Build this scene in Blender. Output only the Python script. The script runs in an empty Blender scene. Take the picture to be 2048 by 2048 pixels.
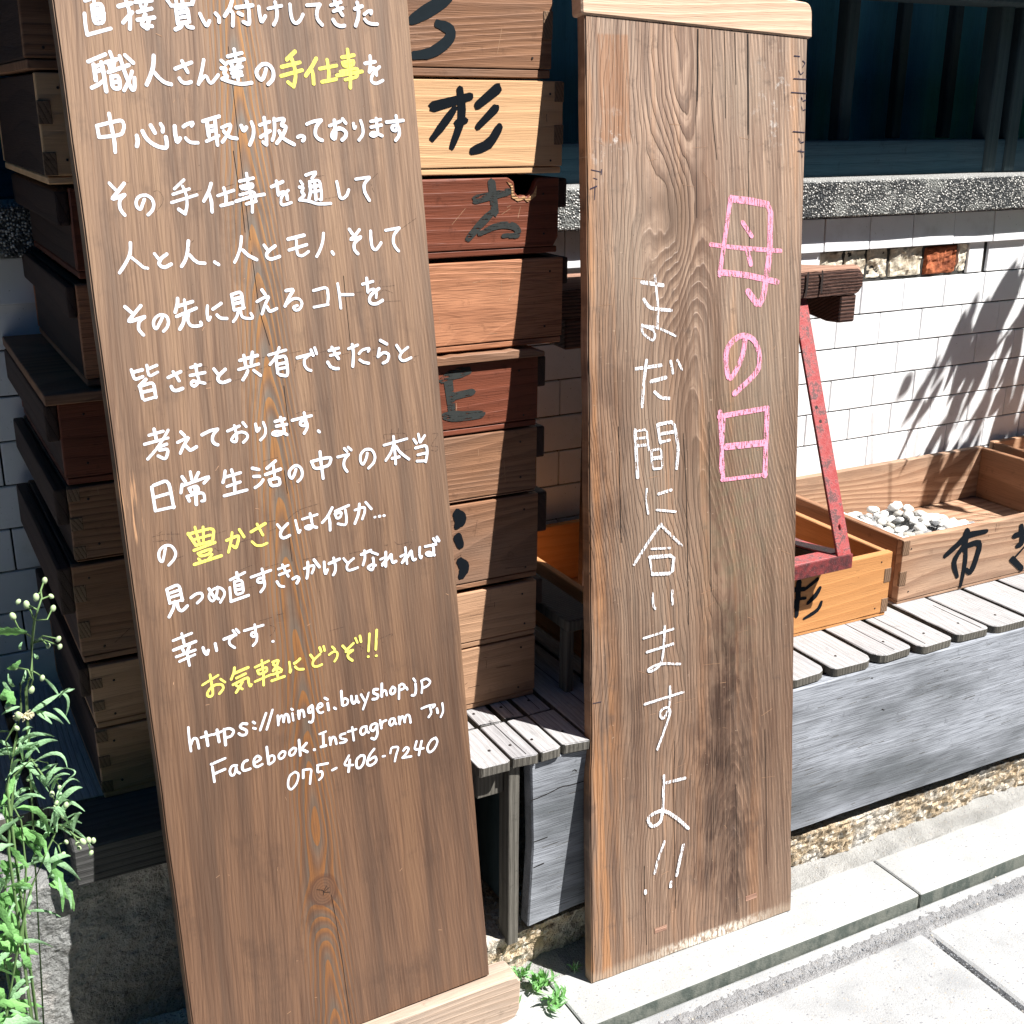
import bpy, bmesh, math, random
from mathutils import Vector, Matrix, noise as mnoise
random.seed(7)
S = bpy.context.scene
COL = S.collection
R = math.radians
# ------------------------------------------------------------------ camera, light
cam_d = bpy.data.cameras.new('camera'); cam = bpy.data.objects.new('camera', cam_d); COL.objects.link(cam)
yaw, pitch, roll = R(28.16), R(-18.71), R(0.34)
fwd = Vector((math.sin(yaw)*math.cos(pitch), math.cos(yaw)*math.cos(pitch), math.sin(pitch)))
rt = Vector((math.cos(yaw), -math.sin(yaw), 0)); up = rt.cross(fwd)
rt2 = math.cos(roll)*rt + math.sin(roll)*up; up2 = -math.sin(roll)*rt + math.cos(roll)*up
cam.matrix_world = Matrix(((rt2.x, up2.x, -fwd.x, 0), (rt2.y, up2.y, -fwd.y, 0), (rt2.z, up2.z, -fwd.z, 0), (0, 0, 0, 1)))
cam_d.sensor_width = 36; cam_d.lens = 36*2400/2048; cam_d.clip_start = .02; cam_d.clip_end = 500
S.camera = cam
EL, AZ = R(54), R(42)      # sun height; to the right of straight behind the camera
sun_dir = Vector((math.sin(AZ)*math.cos(EL), -math.cos(AZ)*math.cos(EL), math.sin(EL)))
W = bpy.data.worlds.new('World'); S.world = W; W.use_nodes = True
wn = W.node_tree.nodes; bg = wn['Background']
sky = wn.new('ShaderNodeTexSky'); sky.sky_type = 'NISHITA'; sky.sun_disc = False
sky.sun_elevation = EL; sky.sun_rotation = math.atan2(sun_dir.x, sun_dir.y); sky.ozone_density = 3
hsv = wn.new('ShaderNodeHueSaturation'); hsv.inputs['Saturation'].default_value = 1.7; W.node_tree.links.new(sky.outputs[0], hsv.inputs['Color']); W.node_tree.links.new(hsv.outputs[0], bg.inputs[0]); bg.inputs[1].default_value = .05
sl = bpy.data.lights.new('sun', 'SUN'); sl.energy = 5; sl.angle = R(.5); sl.color = (1, .965, .915)
so = bpy.data.objects.new('sun', sl); COL.objects.link(so); so.rotation_euler = sun_dir.to_track_quat('Z', 'Y').to_euler()
S.view_settings.view_transform = 'Standard'; S.view_settings.look = 'None'; S.view_settings.gamma = 1
S.view_settings.exposure = 1.2; S.view_settings.use_curve_mapping = False
S.cycles.max_bounces = 5; S.cycles.transparent_max_bounces = 8

# ------------------------------------------------------------------ node helper
class NT:
    def __init__(s, name):
        s.m = bpy.data.materials.new(name); s.m.use_nodes = True; s.t = s.m.node_tree
        s.n = s.t.nodes; s.l = s.t.links
        s.b = s.n['Principled BSDF']; s.out = s.n['Material Output']
    def set(s, inp, v):
        if isinstance(v, bpy.types.NodeSocket): s.l.new(v, inp)
        elif isinstance(v, (tuple, list)):
            v = tuple(v)
            if inp.type == 'RGBA' and len(v) == 3: v = v + (1,)
            inp.default_value = v
        else: inp.default_value = v
    def mt(s, op, a, b=0., c=0., clamp=False):
        n = s.n.new('ShaderNodeMath'); n.operation = op; n.use_clamp = clamp
        s.set(n.inputs[0], a); s.set(n.inputs[1], b); s.set(n.inputs[2], c); return n.outputs[0]
    def add(s, a, b): return s.mt('ADD', a, b)
    def sub(s, a, b): return s.mt('SUBTRACT', a, b)
    def mul(s, a, b): return s.mt('MULTIPLY', a, b)
    def sm(s, x, a, b):
        n = s.n.new('ShaderNodeMapRange'); n.interpolation_type = 'SMOOTHSTEP'
        s.set(n.inputs['Value'], x); n.inputs['From Min'].default_value = a; n.inputs['From Max'].default_value = b
        return n.outputs[0]
    def obj(s, rnd=True):
        tc = s.n.new('ShaderNodeTexCoord').outputs['Object']
        if not rnd: return tc
        oi = s.n.new('ShaderNodeObjectInfo').outputs['Random']
        v = s.n.new('ShaderNodeVectorMath'); v.operation = 'SCALE'; v.inputs[0].default_value = (7.3, 5.1, 9.7); s.l.new(oi, v.inputs['Scale'])
        a = s.n.new('ShaderNodeVectorMath'); a.operation = 'ADD'; s.l.new(tc, a.inputs[0]); s.l.new(v.outputs[0], a.inputs[1]); return a.outputs[0]
    def sep(s, v):
        n = s.n.new('ShaderNodeSeparateXYZ'); s.l.new(v, n.inputs[0]); return n.outputs
    def comb(s, x, y, z):
        n = s.n.new('ShaderNodeCombineXYZ'); s.set(n.inputs[0], x); s.set(n.inputs[1], y); s.set(n.inputs[2], z); return n.outputs[0]
    def scale(s, v, sc):
        n = s.n.new('ShaderNodeVectorMath'); n.operation = 'MULTIPLY'; s.l.new(v, n.inputs[0]); n.inputs[1].default_value = sc; return n.outputs[0]
    def noise(s, v, sc=1., det=3., rough=.55, col=False, dist=0.):
        n = s.n.new('ShaderNodeTexNoise'); s.l.new(v, n.inputs['Vector']); n.inputs['Scale'].default_value = sc
        n.inputs['Detail'].default_value = det; n.inputs['Roughness'].default_value = rough; n.inputs['Distortion'].default_value = dist
        return n.outputs['Color' if col else 'Fac']
    def vor(s, v, sc=1., feat='F1', out='Distance', rnd=1.):
        n = s.n.new('ShaderNodeTexVoronoi'); n.feature = feat; s.l.new(v, n.inputs['Vector']); n.inputs['Scale'].default_value = sc
        n.inputs['Randomness'].default_value = rnd
        return n.outputs[out]
    def mix(s, f, a, b, mode='MIX'):
        n = s.n.new('ShaderNodeMix'); n.data_type = 'RGBA'; n.blend_type = mode
        s.set(n.inputs[0], f); s.set(n.inputs[6], a); s.set(n.inputs[7], b); return n.outputs[2]
    def ramp(s, f, stops):
        n = s.n.new('ShaderNodeValToRGB'); s.set(n.inputs[0], f); e = n.color_ramp.elements
        while len(e) < len(stops): e.new(.5)
        for i, (p, c) in enumerate(stops): e[i].position = p; e[i].color = tuple(c)+(1,)
        return n.outputs[0]
    def gauss(s, x, z, cx, cz, sx, sz):
        a = s.mt('POWER', s.mul(s.sub(x, cx), 1/sx), 2.); b = s.mt('POWER', s.mul(s.sub(z, cz), 1/sz), 2.)
        return s.mt('EXPONENT', s.mul(s.add(a, b), -1.))
    def bump(s, h, dist=.001, strength=1., prev=None):
        n = s.n.new('ShaderNodeBump'); s.set(n.inputs['Height'], h); n.inputs['Distance'].default_value = dist; n.inputs['Strength'].default_value = strength
        if prev: s.l.new(prev, n.inputs['Normal'])
        return n.outputs[0]
    def fin(s, col, rough=.7, nrm=None, spec=.3):
        s.set(s.b.inputs['Base Color'], col); s.set(s.b.inputs['Roughness'], rough)
        if nrm: s.l.new(nrm, s.b.inputs['Normal'])
        s.b.inputs['Specular IOR Level'].default_value = spec
        return s.m

def axes(nt, axis, rnd=True):
    o = nt.sep(nt.obj(rnd)); x, y, z = o[0], o[1], o[2]
    return {'x': (z, x, y), 'y': (x, y, z), 'z': (x, z, y)}[axis]     # across, along, depth

def wood(name, axis, light, dark, grey=None, greyamt=.0, freq=180., cath=0., rough=.65, bump=.0006, streak=.5, ringamt=.5, rnd=True, dirt=.35, fine=.35, warp=.012):
    nt = NT(name); T, L, D = axes(nt, axis, rnd)
    v1 = nt.comb(nt.mul(T, 5.), nt.mul(D, 5.), nt.mul(L, 1.3))
    n1 = nt.noise(v1, 1., 2.)
    u = nt.add(nt.add(T, nt.mul(D, .45)), nt.mul(nt.sub(n1, .5), warp*4))
    if cath:
        u = nt.add(u, nt.mul(nt.noise(nt.comb(nt.mul(T, 9.), nt.mul(D, 3.), nt.mul(L, 1.1)), 1., 1.), cath))
    fr = nt.mt('FRACT', nt.mul(u, freq))
    ring = nt.mul(nt.sm(fr, .15, .85), nt.sub(1., nt.sm(fr, .9, 1.)))
    fib = nt.noise(nt.comb(nt.mul(T, 900.), nt.mul(D, 900.), nt.mul(L, 22.)), 1., 2., .6)
    st = nt.noise(nt.comb(nt.mul(T, 34.), nt.mul(D, 34.), nt.mul(L, 1.5)), 1., 3., .6)
    big = nt.noise(nt.comb(nt.mul(T, 9.), nt.mul(D, 9.), nt.mul(L, 3.)), 1., 4., .6)
    c = nt.mix(nt.mul(ring, ringamt), light, dark)
    c = nt.mix(nt.mul(nt.sm(st, .35, .7), streak), c, nt.mix(.5, c, dark))
    if grey: c = nt.mix(nt.mul(nt.sm(big, .4, .68), greyamt), c, grey)
    spot = nt.noise(nt.obj(rnd), 60., 4., .7)
    c = nt.mix(nt.mul(nt.sm(spot, .58, .72), dirt), c, tuple(k*.35 for k in dark))
    c = nt.mix(nt.mul(nt.sm(fib, .42, .72), fine), c, tuple(k*.45 for k in dark))
    c = nt.mix(nt.mul(nt.sm(big, .3, .75), .35), c, nt.mix(1., c, (.62, .58, .55), 'MULTIPLY'))
    h = nt.add(nt.mul(ring, .5), nt.mul(fib, .8))
    return nt.fin(c, rough, nt.bump(h, bump), .25)

# palette -----------------------------------------------------------
M = {}
def pal():
    M['sugi'] = wood('light_cedar', 'x', (.72, .45, .245), (.56, .32, .16), freq=32, cath=.4, ringamt=.38, streak=.3, dirt=.06, fine=.12)
    M['orange'] = wood('orange_cedar', 'x', (.56, .27, .10), (.44, .185, .06), freq=60, cath=.06, ringamt=.3, streak=.25, dirt=.06, fine=.18)
    M['brown'] = wood('brown_box_wood', 'x', (.33, .17, .095), (.16, .075, .04), grey=(.25, .18, .14), greyamt=.5, freq=55, cath=.3, ringamt=.6, dirt=.3, streak=.6)
    M['redbrown'] = wood('redbrown_box_wood', 'x', (.22, .068, .038), (.125, .038, .022), freq=60, cath=.05, ringamt=.4, dirt=.4, rough=.5)
    M['rust'] = wood('rusty_orange_box_wood', 'x', (.54, .25, .135), (.28, .11, .058), freq=60, cath=.35, ringamt=.2, streak=.9, dirt=.35, fine=.7)
    M['tanbox'] = wood('tan_box_wood', 'x', (.50, .30, .185), (.31, .175, .10), freq=42, cath=.3, ringamt=.4, dirt=.2, streak=.5)
    M['knotty'] = wood('open_box_wood', 'x', (.50, .32, .21), (.27, .145, .085), grey=(.30, .235, .19), greyamt=.35, freq=48, cath=.34, ringamt=.75, dirt=.25)
    M['sides'] = wood('shaded_side_wood', 'y', (.065, .038, .030), (.035, .023, .02), freq=90, cath=.05, dirt=.4)  # box wood darkened for the sides, their shade put into the colour
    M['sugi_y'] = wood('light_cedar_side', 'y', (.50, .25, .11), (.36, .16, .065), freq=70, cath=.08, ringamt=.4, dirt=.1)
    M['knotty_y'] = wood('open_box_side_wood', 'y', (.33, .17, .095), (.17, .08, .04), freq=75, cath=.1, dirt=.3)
    M['endgrain'] = wood('end_grain', 'y', (.25, .155, .095), (.13, .08, .05), freq=220, ringamt=.6, dirt=.5)
    M['fresh'] = wood('torn_fresh_wood', 'x', (.72, .44, .22), (.5, .25, .11), freq=300, bump=.002)
    M['plank'] = wood('weathered_plank', 'y', (.46, .455, .46), (.27, .26, .26), grey=(.36, .365, .39), greyamt=.6, freq=120, cath=.1, ringamt=.4, rough=.85, bump=.0012, dirt=.3, fine=.5)
    M['front'] = wood('weathered_front_board', 'x', (.36, .385, .43), (.19, .20, .23), grey=(.13, .145, .16), greyamt=.95, freq=26, cath=.05, ringamt=.12, warp=.003, rough=.85, bump=.0009, dirt=.45, fine=.75, streak=.5)
    M['leg'] = wood('weathered_post', 'z', (.16, .15, .13), (.07, .065, .055), freq=160, rough=.9, bump=.0015)
    M['leg_x'] = wood('weathered_rail', 'x', (.085, .085, .085), (.04, .042, .042), freq=120, rough=.9, bump=.0015)
    M['beam'] = wood('split_beam_wood', 'x', (.17, .085, .062), (.05, .026, .022), freq=190, ringamt=.9, rough=.8, bump=.004, dirt=.4, fine=.8)
    M['beam_top'] = wood('beam_top_wood', 'x', (.42, .25, .18), (.25, .13, .09), freq=120, rough=.8, bump=.002, dirt=.2)
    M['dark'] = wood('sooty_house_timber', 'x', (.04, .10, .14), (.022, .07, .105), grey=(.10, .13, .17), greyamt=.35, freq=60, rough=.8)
    M['inner'] = wood('shade_blue_inner_boards', 'z', (.09, .31, .43), (.06, .24, .35), freq=30, rough=.8, ringamt=.3)  # navy of the deep shade put into the boards' base colour
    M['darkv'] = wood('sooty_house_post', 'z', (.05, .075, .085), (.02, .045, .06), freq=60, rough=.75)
    M['cap'] = wood('light_batten', 'x', (.70, .50, .36), (.56, .37, .25), freq=130, ringamt=.5, dirt=.12, fine=.3, cath=.05)
    M['foot'] = wood('foot_timber', 'x', (.52, .40, .31), (.34, .24, .17), freq=110, cath=.04, dirt=.35, grey=(.36, .31, .27), greyamt=.6)
    nt = NT('white_glazed_tile'); o = nt.obj(); oi = nt.n.new('ShaderNodeObjectInfo').outputs['Random']
    c = nt.mix(nt.sm(nt.noise(o, 14., 5., .65), .5, .8), (.83, .84, .86), (.66, .66, .66))
    c = nt.mix(nt.mul(nt.sm(nt.noise(o, 220., 3., .6), .66, .74), .6), c, (.22, .2, .18))
    c = nt.mix(nt.mul(oi, .12), c, (.7, .72, .74))
    M['tile'] = nt.fin(c, .18, nt.bump(nt.noise(o, 30., 2.), .0006), .5)
    nt = NT('grout'); o = nt.obj(False); M['grout'] = nt.fin(nt.mix(nt.noise(o, 30., 4.), (.018, .018, .018), (.06, .057, .05)), .95)
    nt = NT('old_plaster'); o = nt.obj(False); n = nt.noise(o, 26., 6., .65)
    M['plaster'] = nt.fin(nt.mix(nt.sm(n, .35, .6), (.36, .30, .22), (.72, .66, .54)), .95, nt.bump(n, .006))
    nt = NT('red_brick'); o = nt.obj(False); n = nt.noise(o, 50., 6., .65)
    M['brick'] = nt.fin(nt.mix(nt.sm(n, .35, .62), (.20, .055, .025), (.42, .13, .055)), .95, nt.bump(n, .004))
    # washed gravel ledge
    nt = NT('washed_gravel'); o = nt.obj(False); d = nt.vor(o, 290.); cc = nt.vor(o, 290., out='Color'); s3 = nt.sep(cc)
    pat = nt.noise(o, 11., 4., .6)
    g = nt.ramp(s3[0], [(0, (.012, .014, .017)), (.3, (.07, .075, .08)), (.55, (.25, .25, .24)), (.8, (.62, .61, .58)), (1, (.85, .84, .8))])
    g = nt.mix(nt.sm(d, .38, .62), g, (.03, .033, .035))
    g = nt.mix(nt.mul(nt.sm(pat, .5, .7), .55), g, (.34, .35, .33))
    g = nt.mix(nt.mul(nt.sm(pat, .48, .3), .6), g, (.03, .034, .04))
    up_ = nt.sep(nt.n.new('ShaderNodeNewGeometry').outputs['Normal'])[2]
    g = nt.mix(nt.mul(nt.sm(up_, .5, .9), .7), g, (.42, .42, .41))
    M['gravel'] = nt.fin(g, .8, nt.bump(nt.mul(nt.sub(1., nt.sm(d, .1, .7)), 1.), .0022))
    # kerb / slab concrete
    def conc(name, a, b, spk, bd=.0006, scl=1.):
        nt = NT(name); o = nt.obj(False); n = nt.noise(o, 9., 6., .6); wq = nt.n.new('ShaderNodeVectorMath'); wq.operation = 'ADD'; nt.l.new(nt.scale(o, (1., 1.5, 1.)), wq.inputs[0]); nt.l.new(nt.scale(nt.noise(o, 60., 2., col=True), (.012, .012, .012)), wq.inputs[1]); v = nt.sep(nt.vor(wq.outputs[0], 210.*scl, out='Color')); vd = nt.vor(wq.outputs[0], 210.*scl)
        c = nt.mix(nt.sm(n, .35, .7), a, b)
        m = nt.mul(nt.sm(v[0], .68, .92), nt.sub(1., nt.sm(vd, .2, .45)))
        c = nt.mix(nt.mul(m, spk), c, nt.mix(nt.sm(v[1], .3, .6), (.17, .17, .19), (.36, .31, .25)))
        fn = nt.noise(o, 420., 3., .7)
        c = nt.mix(nt.mul(nt.sm(fn, .45, .75), .4), c, tuple(k*.62 for k in b))
        h = nt.add(fn, nt.mul(n, 2.)); return nt, c, h
    nt, c, h = conc('kerb_concrete', (.42, .425, .42), (.32, .325, .32), .85)
    nz = nt.sep(nt.n.new('ShaderNodeNewGeometry').outputs['Normal'])[2]
    gr = nt.noise(nt.scale(nt.obj(False), (1., 1., .5)), 38., 5., .7)
    mo = nt.mix(nt.sm(gr, .4, .62), (.145, .155, .135), (.07, .085, .075))
    c = nt.mix(nt.sm(nz, .75, .3), c, mo)
    M['kerb'] = nt.fin(c, .9, nt.bump(h, .0008))
    nt, c, h = conc('paving_slab', (.40, .405, .405), (.28, .285, .29), .95)
    M['slab'] = nt.fin(c, .9, nt.bump(h, .001))
    nt, c, h = conc('mortar', (.42, .415, .40), (.30, .30, .29), .8); M['mortar'] = nt.fin(c, .95, nt.bump(h, .004))
    nt, c, h = conc('gritty_joint', (.40, .40, .405), (.27, .27, .275), .9, scl=1.6); M['grit'] = nt.fin(c, .95, nt.bump(h, .006))
    nt = NT('rough_granite'); o = nt.obj(False); n = nt.noise(o, 70., 6., .7); n2 = nt.noise(o, 9., 4., .6); n3 = nt.noise(o, 260., 3., .7)
    c = nt.mix(nt.sm(n2, .42, .6), (.56, .54, .50), (.50, .39, .26))
    c = nt.mix(nt.sm(n, .5, .62), c, (.66, .62, .54)); c = nt.mix(nt.sm(n3, .54, .68), c, (.12, .095, .07))
    M['granite'] = nt.fin(c, .95, nt.bump(nt.add(n, nt.mul(n3, .5)), .007))
    nt = NT('mossy_stone'); o = nt.obj(False); n = nt.noise(o, 13., 6., .65); n3 = nt.noise(o, 240., 4., .7)
    c = nt.mix(nt.sm(n, .48, .62), (.24, .245, .24), (.42, .40, .38)); c = nt.mix(nt.sm(n3, .5, .7), c, (.10, .10, .10))
    M['block'] = nt.fin(c, .95, nt.bump(nt.add(n3, n), .004))
    # paints / small
    def flat(name, c, r=.6, sp=.3):
        nt = NT(name); o = nt.obj(False); return nt.fin(nt.mix(nt.noise(o, 120., 3.), c, tuple(k*.86 for k in c)), r, None, sp)
    M['crack'] = flat('wood_crack', (.012, .009, .008), .9)
    M['soil'] = flat('dark_soil', (.05, .043, .035), .95)
    nt = NT('pencil_line'); o = nt.obj(False); tr = nt.n.new('ShaderNodeBsdfTransparent'); mx = nt.n.new('ShaderNodeMixShader')
    nt.fin((.05, .032, .03), .8); nt.set(mx.inputs[0], nt.mul(nt.sm(nt.noise(o, 500., 2.), .35, .6), .62)); nt.l.new(tr.outputs[0], mx.inputs[1]); nt.l.new(nt.b.outputs[0], mx.inputs[2]); nt.l.new(mx.outputs[0], nt.out.inputs[0]); M['pencil'] = nt.m
    def chalk(name, c, thr):
        nt = NT(name); o = nt.obj(False); x = nt.sep(o)
        g = nt.noise(nt.comb(nt.mul(x[0], 480.), 0., nt.mul(x[2], 70.)), 1., 3., .6)
        f = nt.noise(o, 900., 2., .6)
        tr = nt.n.new('ShaderNodeBsdfTransparent'); mx = nt.n.new('ShaderNodeMixShader'); nt.fin(c, .9)
        nt.set(mx.inputs[0], nt.sm(nt.add(g, nt.mul(f, .4)), thr, thr+.09)); nt.l.new(tr.outputs[0], mx.inputs[1]); nt.l.new(nt.b.outputs[0], mx.inputs[2]); nt.l.new(mx.outputs[0], nt.out.inputs[0]); return nt.m
    def paint(name, c):
        nt = NT(name); o = nt.obj(False); x = nt.sep(o)
        g = nt.noise(nt.comb(nt.mul(x[0], 700.), 0., nt.mul(x[2], 90.)), 1., 3., .6); f = nt.noise(o, 300., 3., .6)
        tr = nt.n.new('ShaderNodeBsdfTransparent'); mx = nt.n.new('ShaderNodeMixShader'); nt.fin(nt.mix(nt.sm(g, .35, .6), tuple(k*.72 for k in c), c), .75, None, .15)
        nt.set(mx.inputs[0], nt.sm(nt.add(g, nt.mul(f, .4)), .44, .56)); nt.l.new(tr.outputs[0], mx.inputs[1]); nt.l.new(nt.b.outputs[0], mx.inputs[2]); nt.l.new(mx.outputs[0], nt.out.inputs[0]); return nt.m
    M['wpaint'] = paint('white_marker_paint', (.84, .86, .94)); M['ypaint'] = paint('yellow_marker_paint', (.86, .80, .17))
    M['wchalk'] = chalk('white_chalk', (.86, .86, .9), .615)
    M['pchalk'] = chalk('pink_chalk', (.84, .32, .46), .60)
    M['inkline'] = chalk('ink_pen', (.03, .025, .05), .5)
    def ink(name, c, thr):
        nt = NT(name); o = nt.obj(False); x = nt.sep(o)
        g = nt.noise(nt.comb(nt.mul(x[0], 60.), 0., nt.mul(x[2], 420.)), 1., 3., .6)
        g2 = nt.noise(o, 90., 4., .6)
        tr = nt.n.new('ShaderNodeBsdfTransparent'); mx = nt.n.new('ShaderNodeMixShader'); nt.fin(nt.mix(g2, c, tuple(k*1.5 for k in c)), .9, None, .1)
        nt.set(mx.inputs[0], nt.sm(nt.add(g, nt.mul(g2, .5)), thr, thr+.12)); nt.l.new(tr.outputs[0], mx.inputs[1]); nt.l.new(nt.b.outputs[0], mx.inputs[2]); nt.l.new(mx.outputs[0], nt.out.inputs[0]); return nt.m
    M['ink_b'] = ink('black_ink', (.004, .006, .009), .34)
    M['ink_b2'] = ink('worn_black_ink', (.010, .015, .019), .44)
    M['ink_f'] = ink('faded_ink', (.030, .033, .032), .60)
    nt = NT('asphalt'); o = nt.obj(False); M['asphalt'] = nt.fin(nt.mix(nt.noise(o, 200., 3.), (.035, .036, .038), (.08, .08, .08)), .9)
    nt = NT('red_painted_iron'); o = nt.obj(False); n = nt.noise(o, 60., 5., .7); n2 = nt.noise(o, 420., 3., .7)
    c = nt.mix(nt.sm(n, .35, .65), (.30, .042, .042), (.40, .105, .105)); c = nt.mix(nt.mul(nt.sm(nt.add(n, nt.mul(n2, .6)), .80, .92), .85), c, (.075, .05, .05)); c = nt.mix(nt.sm(n2, .68, .75), c, (.6, .45, .45))
    M['red'] = nt.fin(c, .5, nt.bump(n2, .0008), .4)
    nt = NT('shaded_red_iron'); o = nt.obj(False); n = nt.noise(o, 60., 5., .7); n2 = nt.noise(o, 420., 3., .7)  # darker copy of the red iron; the front bar's shade is in its colour
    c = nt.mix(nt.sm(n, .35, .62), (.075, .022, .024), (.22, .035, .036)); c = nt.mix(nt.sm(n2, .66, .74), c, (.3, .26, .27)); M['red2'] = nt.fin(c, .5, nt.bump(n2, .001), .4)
    nt = NT('rusty_dark_iron'); M['iron'] = nt.fin((.03, .022, .02), .6)
    nt = NT('pebble'); o = nt.obj(); oi = nt.n.new('ShaderNodeObjectInfo').outputs['Random']
    c = nt.ramp(oi, [(0, (.85, .85, .84)), (.7, (.78, .77, .74)), (.82, (.58, .54, .47)), (.92, (.32, .33, .34)), (1, (.15, .16, .175))]); e = nt.n
    c = nt.mix(nt.sm(nt.noise(o, 75., 5.), .54, .68), c, (.46, .41, .33))
    M['pebble'] = nt.fin(c, .75, nt.bump(nt.noise(o, 120., 4.), .001))
    def leaf(name, a, b):
        nt = NT(name); o = nt.obj(); oi = nt.n.new('ShaderNodeObjectInfo').outputs['Random']
        c = nt.mix(nt.noise(o, 40., 3.), a, b); c = nt.mix(nt.mul(oi, .5), c, tuple(k*1.5 for k in b))
        nt.fin(c, .5, nt.bump(nt.noise(o, 420., 3.), .0012), .2)
        tl = nt.n.new('ShaderNodeBsdfTranslucent'); nt.set(tl.inputs[0], nt.mix(1., c, (1., 1.15, .6), 'MULTIPLY')); mx = nt.n.new('ShaderNodeMixShader'); mx.inputs[0].default_value = .3
        nt.l.new(nt.b.outputs[0], mx.inputs[1]); nt.l.new(tl.outputs[0], mx.inputs[2]); nt.l.new(mx.outputs[0], nt.out.inputs[0]); return nt.m
    M['leaf'] = leaf('green_leaf', (.18, .36, .17), (.36, .58, .34)); M['leafd'] = leaf('broad_leaf', (.11, .30, .09), (.23, .46, .16))
    M['stem'] = flat('green_stem', (.13, .22, .08)); M['bud'] = flat('cream_bud', (.42, .54, .30)); M['petal'] = flat('cream_flower', (.72, .68, .48))
pal()
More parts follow.
